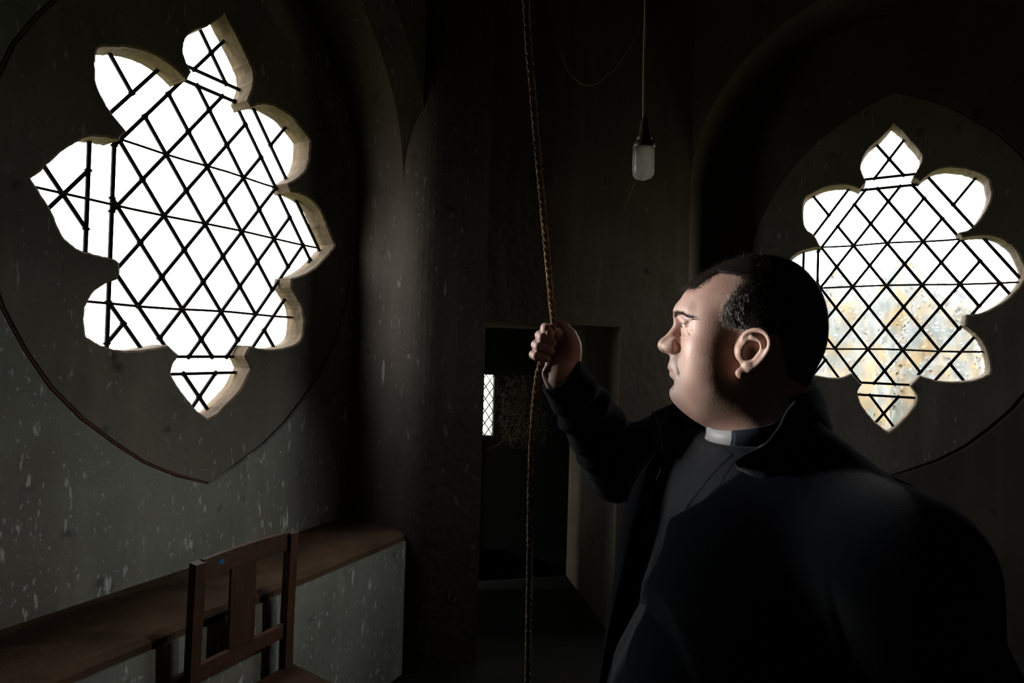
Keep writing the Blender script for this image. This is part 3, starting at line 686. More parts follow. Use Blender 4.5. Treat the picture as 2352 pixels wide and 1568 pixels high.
def hp(px, py, dy): return wh(GR[0] + (px - 1262) * 0.832e-3, GR[1] + dy / 1000, GR[2] - (py - 795) * 0.832e-3)

Bd = Field(axis((-0.60, -0.135, .009), (-0.135, 0.14, .0016), (0.14, 0.27, .007), (0.27, 0.37, .0016), (0.37, 0.42, .005)),
           axis((-0.50, -0.18, .008), (-0.18, 0.10, .0016), (0.10, 0.48, .009)),
           axis((-1.66, -0.17, .012), (-0.17, 0.152, .0016), (0.152, 0.17, .006)))
B = Bd
def sym(fn, *a, **k):
    for s_ in (1, -1):
        def fl(p): return (p[0], p[1] * s_, p[2])
        fn(*[fl(q) if (hasattr(q, '__len__') and len(q) == 3 and i < 2 and not (fn == B.ell and i == 1)) else q for i, q in enumerate(a)], **k)
# skull and face masses
B.ell(mm_(-22, 0, 52), mm_(93, 76, 84), 0)
B.ell(mm_(-42, 0, 6), mm_(74, 68, 72), .03)
B.ell(mm_(22, 0, 52), mm_(75, 66, 62), .02)
B.ell(mm_(36, 0, 2), mm_(50, 66, 66), .02)
B.ell(mm_(46, 0, -30), mm_(42, 50, 52), .02)
sym(B.ell, mm_(30, 30, -62), mm_(48, 34, 36), k=.03)
B.ell(mm_(62, 0, -72), mm_(38, 36, 32), .03)
B.ell(mm_(84, 0, -84), mm_(22.5, 23, 20), .014)           # chin
B.ell(mm_(20, 0, -98), mm_(62, 50, 42), .03)              # soft underside of the chin
B.ell(mm_(77, 0, -44), mm_(25, 34, 28), .012)             # mouth region
sym(B.ell, mm_(53, 42, -6), mm_(24, 20, 22), k=.02)       # cheekbones
sym(B.ell, mm_(54, 36, -38), mm_(23, 21, 28), k=.02)      # cheeks
sym(B.ell, mm_(28, 46, -22), mm_(36, 22, 38), k=.03)
sym(B.ell, mm_(38, 42, 32), mm_(28, 20, 28), k=.02)      # temples
B.cap(mm_(88, 0, 52), mm_(86, 0, 40), .012, .010, .012)
sym(B.cap, mm_(87, 10, 50), mm_(71, 40, 48), .0125, .0085, k=.016)   # brow ridge
# neck
B.cap(mm_(-22, 0, -50), mm_(-40, 0, -205), .057, .049, .03)
B.ell(mm_(-58, 0, -70), mm_(36, 50, 50), .03)
# eye sockets, balls, lids
sym(B.ell, mm_(100, 29, 30), mm_(20, 17, 13.0), k=.010, op='sub')
sym(B.ell, mm_(98, 14, 26), mm_(10, 6.5, 10), k=.010, op='sub')
EYEC = mm_(73, 31, 27.5)
sym(B.ell, EYEC, mm_(14.3, 14.5, 12.5), k=.003)
for s_ in (1, -1):
    f3 = lambda x, y, z: mm_(x, y * s_, z)
    B.chain([f3(90, 19, 42), f3(89, 27, 40.5), f3(85.5, 36, 38), f3(78, 45, 31)], .0052, .005)       # heavy fold over the lid
    B.chain([f3(84.5, 19, 30), f3(88, 26, 33.4), f3(86, 34, 33.4), f3(78, 43.5, 28.5)], .0026, .003)    # upper lid
    B.chain([f3(83.5, 19, 26.5), f3(86.3, 27, 22.4), f3(83.3, 36, 21.8), f3(77, 43.5, 25)], .0025, .003)  # lower lid
    B.chain([f3(86.5, 21, 28.2), f3(89, 27, 28), f3(87, 34, 27.8), f3(82, 40, 27)], .0034, .0015, 'sub')
    B.chain([f3(82, 23, 16.5), f3(81.5, 32, 14.5), f3(75, 42, 17)], .0048, .006)                       # bag under the eye
    B.chain([f3(103, 17, -14), f3(98, 25, -24), f3(92, 31.5, -38), f3(88, 33, -50)], .0012, .009, 'sub')   # nasolabial fold
    B.chain([f3(80, 48, 28), f3(68, 57, 34)], .0011, .003, 'sub'); B.chain([f3(80, 48, 25), f3(68, 58, 21)], .0011, .003, 'sub')
    B.chain([f3(79, 48, 21), f3(68, 56, 11)], .0010, .003, 'sub'); B.chain([f3(80, 42, 8), f3(74, 48, -6)], .0008, .003, 'sub')
# nose
B.chain([mm_(92, 0, 38), mm_(96, 0, 26), mm_(104, 0, 12), mm_(113, 0, 1)], [.0085, .0085, .0095, .0100], .010)
B.ell(mm_(116.5, 0, -5), mm_(12.5, 11.5, 10.5), .008)
for s_ in (1, -1):
    f3 = lambda x, y, z: mm_(x, y * s_, z)
    B.ell(f3(106, 12, -9), mm_(12.5, 8.0, 9.0), .007)
    B.ell(f3(98, 12, -4), mm_(11, 9.5, 12), .010)
    B.ell(f3(114, 7.5, -17.5), mm_(8.0, 3.8, 5.5), .003, 'sub')
    B.chain([f3(97, 20.5, 0), f3(94, 21.5, -9), f3(97, 20.5, -18)], .0014, .005, 'sub')
B.cap(mm_(118, 0, -12), mm_(104, 0, -19), .0045, .005, .005)
# lips
B.ell(mm_(95, 0, -34), mm_(14, 20, 14), .010)
for s_ in (1, -1):
    f3 = lambda x, y, z: mm_(x, y * s_, z)
    B.chain([f3(102.5, 0, -41), f3(101, 7, -41), f3(95, 18, -45), f3(88, 26, -49)], [.0072, .0070, .005, .003], .006)
    B.chain([f3(98.5, 0, -54), f3(97.5, 8, -54), f3(93, 18, -52), f3(89, 24, -50)], [.0080, .0074, .005, .003], .006)
    B.chain([f3(110, 0, -48), f3(108, 8, -48), f3(100, 17, -49.5), f3(93, 25, -51)], [.0017, .0017, .0016, .0010], .003, 'sub')
B.cap(mm_(112, 0, -24), mm_(113, 0, -36), .0022, .0028, .005, 'sub')
B.chain([mm_(103, -16, -69), mm_(107, 0, -67.5), mm_(103, 16, -69)], .004, .012, 'sub')
# ears
for s_ in (1, -1):
    f3 = lambda x, y, z: mm_(x, y * s_, z)
    T_ = [[.91, 0, .41], [0, 1, 0], [-.41, 0, .91]]
    B.ell(f3(-20, 78, -8), mm_(19, 7.5, 30), .010, rot=T_)
    B.cap(f3(-12, 66, -8), f3(-24, 76, -8), .014, .013, .012)
    B.ell(f3(-21, 91, -4), mm_(14.5, 10.5, 20), .004, 'sub', rot=T_)
    B.chain([f3(-8, 75, -2), f3(-5, 77, 7), f3(-10, 81, 15), f3(-20, 86, 19), f3(-31, 90, 17.5), f3(-38.5, 93, 10), f3(-41, 94, 0), f3(-38.5, 92.5, -10), f3(-33, 89, -20), f3(-25, 85, -30), f3(-15, 81, -39)],
            [.0032, .0036, .0038, .0038, .0040, .0042, .0042, .0042, .0042, .0046, .005], .004)
    B.chain([f3(-18, 84, 8), f3(-27, 87, 4), f3(-30.5, 88, -5), f3(-27, 86, -16), f3(-19, 83, -25), f3(-12, 81, -30)], .0030, .005)
    B.ell(f3(-13, 86, -14), mm_(8, 11, 11), .004, 'sub')
    B.ell(f3(-2, 77, -13), mm_(5.5, 6.5, 9), .006)            # tragus
    B.ell(f3(-4, 79, -44), mm_(8.5, 5.4, 8.5), .006)          # lobe
    B.ell(f3(-14, 82, -32), mm_(6, 4.4, 5), .005)
# trunk, arms, legs under the clothes
def cap_t(a, b, ra, rb, k=.05): B.cap(wh(*a), wh(*b), ra, rb, k)
def ell_t(c, r, k=.05):
    R = [[TT @ HF, TT @ HL, 0], [TL @ HF, TL @ HL, 0], [0, 0, 1]]; B.ell(wh(*torso(*c)), r, k, rot=R)
ell_t((.01, 0, -.18), (.125, .175, .21)); ell_t((.07, 0, -.42), (.16, .18, .23)); ell_t((.02, 0, -.62), (.14, .175, .16))
SHL, SHR = NB + TL * .205 + np.array([0, 0, -.095]), np.array([.345, 1.03, -.185])
ELL, WRL = np.array([.535, .675, -.50]), np.array([.40, .60, -.66])
ELR, WRR = np.array([.239, 1.165, -.245]), np.array([.0965, 1.045, -.060])
cap_t(NB + np.array([0, 0, -.085]), SHL, .050, .056, .02); cap_t(NB + np.array([0, 0, -.085]), SHR, .046, .052, .02)
cap_t(SHL, ELL, .058, .045, .03); cap_t(ELL, WRL, .044, .03, .02); cap_t(WRL, WRL + np.array([-.09, -.0, -.06]), .034, .03, .02)
cap_t(SHR, ELR, .056, .045, .03); cap_t(ELR, WRR, .044, .027, .02)
for s_ in (.095, -.095):
    hip, kn, an = torso(0.02, s_, -.70), torso(.03, s_, -1.0), torso(0, s_, -1.36)
    cap_t(hip, kn, .085, .055, .04); cap_t(kn, an, .055, .035, .02); cap_t(an, an + TT * .13 + np.array([0, 0, -.05]), .035, .03, .02)
# the raised hand closed round the rope
J = lambda px, py, dy: hp(px, py, dy)
B.cap(wh(*WRR), J(1298, 838, 14), .027, .026, .02, flat=((0, 1, 0), 1.0))
B.cap(J(1300, 840, 12), J(1296, 790, 22), .025, .021, .014)        # palm
B.cap(J(1282, 845, 14), J(1276, 806, 26), .021, .017, .012)        # heel below the little finger
B.cap(J(1264, 858, 8), J(1284, 848, 10), .0125, .018, .012)
B.ell(J(1311, 802, 6), (.020, .017, .030), .012)                   # ball of the thumb
B.chain([J(1314, 815, 6), J(1316, 790, 4), J(1309, 765, 2)], [.0175, .015, .0115], .010)
B.chain([J(1309, 765, 2), J(1298, 751, -1), J(1285, 739.5, -2)], [.0112, .0092, .0062], .004)
FING = [((1290, 768, 34), (1253, 752, 14), (1254, 757, -9), (1262, 768, -13), .0096),
        ((1282, 786, 38), (1241, 770, 14), (1246, 776, -10), (1268, 785, -12), .0098),
        ((1274, 804, 38), (1232, 792, 13), (1238, 797, -10), (1264, 804, -12), .0094),
        ((1266, 822, 34), (1227, 815, 12), (1233, 818, -8), (1256, 823, -10), .0086)]
for kn, pip, dip, tip, r in FING:
    B.cap(J(*kn), J(*pip), r * 1.1, r * 1.02, .004); B.cap(J(*pip), J(*dip), r * 1.02, r * .96, .0025); B.cap(J(*dip), J(*tip), r * .96, r * .86, .0025)
    B.cap(J(*kn), J(1298, 805, 24), r * 1.3, .018, .008)
P, Q = B.surface(); P = relax(P, Q, 2, 0.5)
person = empty('person', (float(NB[0]), float(NB[1]), 0.0), label='heavyset man in profile wearing dark fleece jacket and white clerical collar, gripping the bell rope', cat='person')
PINV = Matrix.Translation((-float(NB[0]), -float(NB[1]), 0.0))
PW = to_w(P)
body = np_mesh('body', PW, Q, M_skin, person); body.matrix_parent_inverse = PINV
del Bd, B
HEADSEL = (P[:, 2] > -0.12) & (np.abs(P[:, 0]) < 0.14) & (np.abs(P[:, 1]) < 0.1)

# ------------------------------------------------------------------ hair, brows, eyes
def fixp(o):
    if o.parent is person: o.matrix_parent_inverse = PINV

def vnormals(P, Q):
    a, b, c, d = (P[Q[:, i]] for i in range(4)); n = np.cross(c - a, d - b); N = np.zeros_like(P)
    for i in range(4):
        for k in range(3): N[:, k] += np.bincount(Q[:, i], n[:, k], len(P))
    return N / np.maximum(np.linalg.norm(N, axis=1, keepdims=True), 1e-12)
NRM = vnormals(P, Q)
def smooth01(x): x = np.clip(x, 0, 1); return x * x * (3 - 2 * x)
hz = np.array([-.075, -.06, -.045, -.02, 0, .012, .018, .024, .035, .055, .071, .083, .093, .100, .104, .109, .12, .15])
hx = np.array([-.30, -.085, -.065, -.058, -.055, -.051, -.014, .017, .026, .023, .014, .006, -.002, .0, .012, .035, .058, .07])
def hairmask(p):                 # metres inside the hairline (negative outside), head frame
    x, y, z = p[:, 0], np.abs(p[:, 1]), p[:, 2]
    a = np.interp(z, hz, hx) - x
    f = np.minimum(np.minimum(0.078 - x, 0.043 - y), (z - 0.084))
    return np.where(z > -0.06, np.maximum(a, f), -1)
rng = np.random.default_rng(4)
hm = hairmask(P) + rng.normal(0, .0006, len(P)); hm[~((P[:, 2] > -.07) & (np.abs(P[:, 0]) < .135) & (np.abs(P[:, 1]) < .085))] = -1
ear = (np.abs(P[:, 1]) > .0785) & (P[:, 0] < .002) & (P[:, 0] > -.050) & (P[:, 2] < .026); hm[ear] = -1
sel = (hm > -0.0005); fs = Q[sel[Q].all(1)]
ids, inv = np.unique(fs, return_inverse=True); inv = inv.reshape(fs.shape)
thick = .0030 * smooth01(hm[ids] / .012) + .0032 * smooth01((P[ids, 2] - .10) / .03) * smooth01(hm[ids] / .012) - 0.0002
HP = P[ids] + NRM[ids] * thick[:, None]
hair = np_mesh('hair', to_w(HP), inv, M_hair, person); fixp(hair)
def strands(name, root, dirs, length, rad, mt, parent, bend=None, seg=3):
    n = len(root); d = dirs / np.linalg.norm(dirs, axis=1, keepdims=True)
    u = np.cross(d, np.array([0.31, 0.87, 0.2])); u /= np.linalg.norm(u, axis=1, keepdims=True) + 1e-9; v = np.cross(d, u)
    if bend is None: bend = np.zeros_like(d)
    V = []
    for s_ in range(seg + 1):
        t = s_ / seg; c = root + d * (length * t)[:, None] + bend * ((length * t * t))[:, None]; r = rad * (1 - .8 * t)
        for k in range(3):
            a = 2.094 * k; V.append(c + (u * math.cos(a) + v * math.sin(a)) * r)
    V = np.stack(V, 1).reshape(-1, 3); per = 3 * (seg + 1); F = []
    for s_ in range(seg):
        for k in range(3): F.append([s_ * 3 + k, s_ * 3 + (k + 1) % 3, s_ * 3 + 3 + (k + 1) % 3, s_ * 3 + 3 + k])
    F = (np.array(F)[None] + (np.arange(n) * per)[:, None, None]).reshape(-1, 4)
    o = np_mesh(name, to_w(V), F, mt, parent, smooth=True); fixp(o); o['kind'] = 'stuff'; return o
def nrm(a): return a / np.maximum(np.linalg.norm(a, axis=1, keepdims=True), 1e-9)
cand = np.where(hm > 0.0)[0]
pick = rng.choice(cand, 15000); pr = P[pick]; pn = NRM[pick]; top = smooth01((pr[:, 2] - .085) / .03)[:, None]
comb = (1 - top) * np.array([-.45, 0, -.9]) + top * np.array([.9, 0, .05]); comb = comb - pn * (comb * pn).sum(1, keepdims=True)
dr = nrm(comb) + pn * (.30 + .25 * top) + rng.normal(0, .16, pn.shape)
ln = (.0055 + .0075 * top[:, 0]) * rng.uniform(.7, 1.25, len(pick))
M_strand = mat('lit_hair_strand', (0.085, 0.065, 0.047), 0.4, spec=0.4)  # lit look put into the colour: strands lighter than the hair cap
h2 = strands('hair_strands', pr + pn * .0015, dr, ln, .00012, M_strand, hair)
ed = np.where((hm > -.007) & (hm < .003) & (P[:, 0] > -.02) & (P[:, 2] > .018) & (np.abs(P[:, 1]) < .085))[0]; ed = ed[rng.random(len(ed)) < smooth01((hm[ed] + .008) / .009)]
pick = rng.choice(ed, 1700); pr = P[pick]; pn = NRM[pick]
strands('hairline', pr + pn * .0004, np.array([-.55, 0, -.7]) + pn * .35 + rng.normal(0, .25, pn.shape), rng.uniform(.003, .008, 1700), .00010, M_strand, hair)
tp = cand[P[cand, 2] > .112]; pick = rng.choice(tp, 420); pr = P[pick]; pn = NRM[pick]
strands('stray_hairs', pr + pn * .003, pn * 1.0 + rng.normal(0, .40, pn.shape) + np.array([.3, 0, 0]), rng.uniform(.006, .016, 420), .00012, M_strand, hair, bend=rng.normal(0, .3, pn.shape))
fr = np.where((hm > -0.002) & (P[:, 0] > .045) & (P[:, 2] > .085))[0]; pick = rng.choice(fr, 900); pr = P[pick]; pn = NRM[pick]
strands('fringe', pr + pn * .002, np.array([1, 0, -.25]) + pn * .35 + rng.normal(0, .25, pn.shape), rng.uniform(.008, .018, 900), .00013, M_strand, hair, bend=np.tile([0, 0, -.35], (900, 1)))
gr = np.where((P[:, 0] > -.012) & (P[:, 0] < .032) & (P[:, 2] > .018) & (P[:, 2] < .075) & (hm > -.004) & (hm < .03) & (np.abs(P[:, 1]) < .085))[0]; pick = rng.choice(gr, 700); pr = P[pick]; pn = NRM[pick]
tag(strands('temple_hair', pr + pn * .0022, np.array([-.25, 0, -1]) + pn * .5 + rng.normal(0, .25, pn.shape), rng.uniform(.004, .008, 700), .00016, M_grey, hair), label='short grey hairs at the temple')
bt = BVHTree.FromPolygons([Vector(p) for p in P], [tuple(int(i) for i in f) for f in Q[HEADSEL[Q].all(1)]])
for s_ in (1, -1):
    bp_, bn_ = [], []
    for k in range(330):
        t = rng.uniform(0, 1) ** .85; w_ = rng.uniform(-1, 1)
        c = np.array([np.interp(t, [0, .3, .65, 1], [101, 98, 86, 62]), np.interp(t, [0, .3, .65, 1], [9, 20, 37, 52]) * s_, np.interp(t, [0, .3, .65, 1], [45, 47, 47, 38]) + w_ * np.interp(t, [0, .5, 1], [4.2, 3.6, 1.2])]) / 1000
        loc_, nn, _, _ = bt.find_nearest(Vector(c))
        bp_.append(loc_); bn_.append(nn)
    bp_ = np.array([tuple(v) for v in bp_]); bn_ = np.array([tuple(v) for v in bn_])
    bn_ *= np.sign((bn_ * (bp_ - np.array([.02, 0, .03]))).sum(1, keepdims=True))
    strands('eyebrow', bp_ - bn_ * .0003, np.array([-.35, .75 * s_, .15]) + bn_ * .45 + rng.normal(0, .22, bn_.shape), rng.uniform(.006, .010, 330), .00020, M_hair, body)
    ec = to_w(np.array([EYEC[0], EYEC[1] * s_, EYEC[2]])).ravel()
    bm = bmesh.new(); bmesh.ops.create_uvsphere(bm, u_segments=28, v_segments=18, radius=.0131, matrix=Matrix.Translation(Vector(ec)))
    eb = obj('eyeball', bm, M_eye, body, True); fixp(eb)
    gz = Vector(HF); bm = bmesh.new(); bmesh.ops.create_uvsphere(bm, u_segments=20, v_segments=12, radius=.0062, matrix=Matrix.Translation(Vector(ec) + gz * .0086))
    ir = obj('iris', bm, M_iris, body, True); fixp(ir)
# nail of the curled forefinger
bb = BVHTree.FromPolygons([Vector(p) for p in PW], [tuple(int(i) for i in f) for f in Q[(P[:, 0] > .25)[Q].all(1)]])
hn = bb.ray_cast(Vector((0, 0, EYE)), ray(1260, 764).normalized())
if hn[0] is not None:
    bm = bmesh.new(); bmesh.ops.create_uvsphere(bm, u_segments=16, v_segments=10, radius=1, matrix=Matrix.Translation(hn[0] + hn[1] * .0002) @ hn[1].to_track_quat('Z', 'Y').to_matrix().to_4x4() @ Matrix.Diagonal((.0044, .0062, .0012, 1)))
    obj('fingernail', bm, M_nail, body, True)

# ------------------------------------------------------------------ clothes, in the chest frame (t forward, l his left, z up) about the neck base
NBW = NB + np.array([0, 0, EYE])
def tw(P): P = np.asarray(P, float); return NBW + P[..., :1] * TT + P[..., 1:2] * TL + P[..., 2:3] * np.array([0, 0, 1.0])
def tl(p): d = np.array(p, float) - NB; return np.array([d @ TT, d @ TL, d[2]])
R_ = lambda a, b, st: np.arange(a, b, st)
def cloth_noise(p, fr, amp, seed):
    from mathutils import noise
    return np.array([noise.noise(Vector(q) * 1.0) for q in (p * fr + seed)]) * amp
# shirt
Sh = Field(R_(-.02, .30, .0034), R_(-.24, .20, .0034), R_(-.66, .10, .005))
Sh.ell((.015, -.015, -.18), (.148, .187, .22), 0); Sh.ell((.075, 0, -.42), (.172, .19, .24), .08)
Sh.cap((.0245, -.016, .05), (.024, -.016, -.06), .0705, .0725, .03)
Sh.cap((0, -.02, -.055), (.014, -.175, -.036), .060, .066, .04); Sh.cap((0, .0, -.055), (-.01, .15, -.10), .058, .06, .05)
Sh.put(lambda X, Y, Z: -(Z - .024 + .12 * (X - .0245)) + 0 * Y, (-.08, -.10, -.08), (.14, .07, .2), .001, 'sub')
Ps, Qs = Sh.surface(); Ns = vnormals(Ps, Qs)
fold = (.0030 * np.sin(Ps[:, 1] * 95 + Ps[:, 2] * 16 + 2.2 * np.sin(Ps[:, 2] * 9)) + .0022 * np.sin(Ps[:, 1] * 170 - Ps[:, 2] * 22 + 1.0)) * smooth01((-.03 - Ps[:, 2]) / .15)
fold += .0015 * np.sin((Ps[:, 2] * 60 + Ps[:, 1] * 55)) * smooth01((-.2 - Ps[:, 2]) / .1)
Ps = Ps + Ns * fold[:, None]
shirt = np_mesh('shirt', tw(Ps), Qs, M_shirt, person); fixp(shirt)
# jacket
ZC = np.array([-.60, -.42, -.28, -.185, -.10, -.06, -.02, .02, .06])
NEAR = np.array([.008, .000, -.022, -.036, -.022, .026, .050, .060, .060])
FAR = np.array([-.118, -.120, -.105, -.095, -.090, -.100, -.130, -.150, -.12])
Jk = Field(R_(-.27, .36, .0040), R_(-.46, .37, .0040), R_(-.80, .21, .0042))
def jc(a, b, ra, rb, k=.04): Jk.cap(tl(a), tl(b), ra, rb, k)
Jk.ell((.018, -.02, -.19), (.160, .205, .22), 0); Jk.ell((.088, -.115, -.21), (.104, .070, .20), .04); Jk.ell((.072, 0, -.43), (.188, .207, .26), .08); Jk.ell((.03, 0, -.62), (.165, .20, .16), .06)
Jk.ell((-.03, 0, -.14), (.13, .20, .16), .05)
jc(NB + np.array([.0, 0, .03]), SHL, .060, .078, .05); jc(NB, SHR, .060, .078, .05)
jc(SHL + TL * .01, ELL, .088, .086, .05); jc(ELL, WRL, .083, .062, .03); Jk.ell(tl(ELL + np.array([.012, 0, .06])), (.085, .085, .12), .04)
CUF = np.array([(1289 - 1176) / FPX * 1.045, 1.045, -(857 - 799) / FPX * 1.045])
jc(SHR, ELR, .082, .076, .05)
fa = tl(CUF) - tl(ELR); fl_ = np.linalg.norm(fa); fu = fa / fl_
a_, c_ = tl(ELR), tl(CUF)
# the cuff is cut square to the line of its mouth in the picture: it runs from lower left to upper right
cn = np.array([(832 - 893), 0, -(1335 - 1240)], float); cn = np.array([-.64, -.30, .70]); cn /= np.linalg.norm(cn); cn = np.array([cn @ TT, cn @ TL, cn[2]]); cn /= np.linalg.norm(cn)
def sleeve(X, Y, Z, r0=.074, r1=.0445, grow_=0.0, cut=0.0):
    px, py, pz = X - a_[0], Y - a_[1], Z - a_[2]; h = (px * fu[0] + py * fu[1] + pz * fu[2]); hh = np.clip(h, 0, fl_ + .08)
    d = np.sqrt((px - fu[0] * hh) ** 2 + (py - fu[1] * hh) ** 2 + (pz - fu[2] * hh) ** 2)
    r = r0 + (r1 - r0) * np.clip(hh / fl_, 0, 1) + grow_
    w1 = (.0050 * np.sin(hh * 105 + 12 * px + 8 * pz) + .0022 * np.sin(hh * 190 - 26 * py + 1)) * np.clip((fl_ * .93 - hh) / .04, 0, 1) * np.clip(hh / .05 + .3, 0, 1)
    d = d - r - w1 * .8
    pl = (X - c_[0]) * cn[0] + (Y - c_[1]) * cn[1] + (Z - c_[2]) * cn[2] - cut
    return np.maximum(d, pl)
lo, hi = np.minimum(a_, c_) - .10, np.maximum(a_, c_) + .10
Jk.put(sleeve, lo, hi, .02)
Jk.put(lambda X, Y, Z: np.maximum(sleeve(X, Y, Z, .060, .0355, 0, .1), -((X - c_[0]) * fu[0] + (Y - c_[1]) * fu[1] + (Z - c_[2]) * fu[2]) - .07), lo, hi, .002, 'sub')
def opening(X, Y, Z):
    zz = np.broadcast_to(Z, (1, 1, Z.size)); nr = np.interp(zz, ZC, NEAR).astype(np.float32); fr_ = np.interp(zz, ZC, FAR).astype(np.float32)
    wob = .004 * np.sin(Z * 30) + .002 * np.sin(Z * 71)
    return np.maximum(np.maximum(Y - nr - wob, fr_ - Y), .03 - X) + 0 * X
Jk.put(opening, (-.3, -.2, -.8), (.4, .2, .1), .006, 'sub')
# creases: elbow, armpit, back of the shoulder
for q0_, q1_, q2_ in (((.16, -.345, -.115), (.13, -.32, -.16), (.08, -.30, -.19)), ((.13, -.285, -.20), (.10, -.30, -.17), (.06, -.33, -.16)), ((.10, -.24, -.17), (.12, -.23, -.24), (.11, -.22, -.32)),
                      ((-.07, .28, -.18), (.0, .30, -.24), (.05, .29, -.33)), ((-.06, .30, -.33), (0, .30, -.37), (.05, .28, -.36)), ((-.02, .20, .0), (-.04, .26, -.06), (-.08, .28, -.13))):
    Jk.chain([q0_, q1_, q2_], [.001, .003, .001], .02, 'sub')
Pj, Qj = Jk.surface(); Pj = relax(Pj, Qj, 1, .5)
jacket = np_mesh('jacket', tw(Pj), Qj, M_fleece, person); fixp(jacket)
del Jk, Sh
EY = Vector((0, 0, EYE))
def bvh_of(P, Q): return BVHTree.FromPolygons([Vector(p) for p in P], [tuple(int(i) for i in f) for f in Q])
bj = bvh_of(tw(Pj), Qj); bs = bvh_of(tw(Ps), Qs)
def hit(px, py, bv, off=.0015, near=None):
    d = ray(px, py).normalized(); h = bv.ray_cast(EY, d)
    return (h[0] - d * off) if h[0] is not None else (at(px, py, near) if near else None)
# stand-up collar of the jacket, a thick strip round the neck from far tip to near tip
rim = [(1500, 948, .965), (1512, 940, .985), (1545, 927, 1.01), (1610, 915, 1.03), (1700, 900, 1.03), (1790, 878, .99), (1840, 864, .935), (1864, 868, .88), (1852, 890, .82), (1826, 918, .785), (1806, 948, .765), (1784, 986, .752), (1757, 1020, .745), (1722, 1037, .745), (1690, 1058, .752)]
bas = [(1520, 1045, .93), (1535, 1050, .98), (1570, 1050, 1.03), (1640, 1040, 1.05), (1730, 1020, 1.05), (1830, 985, 1.01), (1895, 965, .94), (1908, 975, .86), (1900, 1010, .79), (1868, 1050, .745), (1835, 1080, .715), (1800, 1105, .705), (1765, 1120, .705), (1722, 1095, .725), (1692, 1076, .74)]
rimp = smooth_path([at(*q) for q in rim], 4); basp = smooth_path([at(x, y, z + (.05 if i > 7 else (.028 if i > 5 else -.01))) for i, (x, y, z) in enumerate(bas)], 4)
bm = bmesh.new(); rows = []
for i, (r, b) in enumerate(zip(rimp, basp)):
    col = []
    for k in range(7):
        t = k / 6; p = r * (1 - t) + b * t; mid = (p - Vector((.385, .88, p.z))); mid.z = 0; mid.normalize()
        p = p + mid * (.005 * math.sin(math.pi * t) + .0015 * math.sin(i * .9 + k)); col.append((p, mid))
    rows.append(col)
inn = [[bm.verts.new(p - m_ * .0025) for p, m_ in c] for c in rows]; out_ = [[bm.verts.new(p + m_ * .0025) for p, m_ in c] for c in rows]
for i in range(len(rows) - 1):
    for k in range(6):
        bm.faces.new((inn[i][k], inn[i + 1][k], inn[i + 1][k + 1], inn[i][k + 1])); bm.faces.new((out_[i][k], out_[i][k + 1], out_[i + 1][k + 1], out_[i + 1][k]))
    bm.faces.new((inn[i][0], out_[i][0], out_[i + 1][0], inn[i + 1][0])); bm.faces.new((inn[i][6], inn[i + 1][6], out_[i + 1][6], out_[i][6]))
for i in (0, -1):
    for k in range(6): bm.faces.new((inn[i][k], inn[i][k + 1], out_[i][k + 1], out_[i][k]))
jcol = obj('jacket_collar', bm, M_collarin, person, True); fixp(jcol)
# clerical collar: dark band with the white tab in front
RC = np.array([.3865, .8685, EYE])
def band(name, mt, a0, a1, r, z0f, z1f, th_, par, n=60):
    bm = bmesh.new(); rr = []
    for i in range(n + 1):
        a = a0 + (a1 - a0) * i / n; d = TT * math.cos(a) + TL * math.sin(a); c = (1 + math.cos(a)) / 2
        zl, zh = z0f(c), z1f(c); q = []
        for rad, z in ((r, zl), (r - .003, (zl + zh) / 2), (r - .002, zh), (r - .002 - th_, zh), (r - .003 - th_, (zl + zh) / 2), (r - th_, zl)):
            q.append(bm.verts.new(RC + d * rad * (1.0 if True else 1) + np.array([0, 0, z])))
        rr.append(q)
    for a, b in zip(rr, rr[1:]):
        for k in range(6): bm.faces.new((a[k], b[k], b[(k + 1) % 6], a[(k + 1) % 6]))
    if abs(a1 - a0) < 6.2: bm.faces.new(rr[0]); bm.faces.new(rr[-1][::-1])
    o = obj(name, bm, mt, par, True); fixp(o); return o
zl = lambda c: -.124 - .018 * c; zh = lambda c: -.070 - .048 * c
tab = math.radians(27)
cb = band('collar_band', M_band, tab, 2 * math.pi - tab, .0730, zl, zh, .003, shirt)
tag(band('collar_tab', M_white, -tab, tab, .0725, lambda c: zl(c) + .001, lambda c: zh(c) - .0005, .002, shirt, 24), label='white clerical collar tab')
# placket, buttons and pocket on the shirt; each laid on the cloth
def strip(name, px_pts, wid, mt, par, bv, th_=.0012, off=.0005):
    dn = [(a[0] + (b[0] - a[0]) * k / 10, a[1] + (b[1] - a[1]) * k / 10) for a, b in zip(px_pts, px_pts[1:]) for k in range(10)]
    pts = [hit(x, y, bv, off) for x, y in dn]; pts = [p for p in pts if p is not None]
    if len(pts) < 2: return None
    bm = bmesh.new(); rr = []
    for i, p in enumerate(pts):
        t = (pts[min(i + 1, len(pts) - 1)] - pts[max(i - 1, 0)]).normalized(); q_ = bv.find_nearest(p); v = q_[1].copy(); v = v if v.dot(EY - p) > 0 else -v; s_ = t.cross(v).normalized()
        side = [bv.find_nearest(p + s_ * (wid * f_))[0] for f_ in (1, .8, -.8, -1)]
        rr.append([bm.verts.new(c_ + v * h_) for c_, h_ in zip(side, (.0001, th_, th_, .0001))])
    for a, b in zip(rr, rr[1:]):
        for k in range(4): bm.faces.new((a[k], b[k], b[(k + 1) % 4], a[(k + 1) % 4]))
    o = obj(name, bm, mt, par, False); fixp(o); return o
strip('placket', [(1668, 1032), (1624, 1080), (1570, 1150), (1535, 1230), (1500, 1330), (1465, 1450), (1450, 1560)], .014, M_shirt, shirt, bs, .0009, .0008)
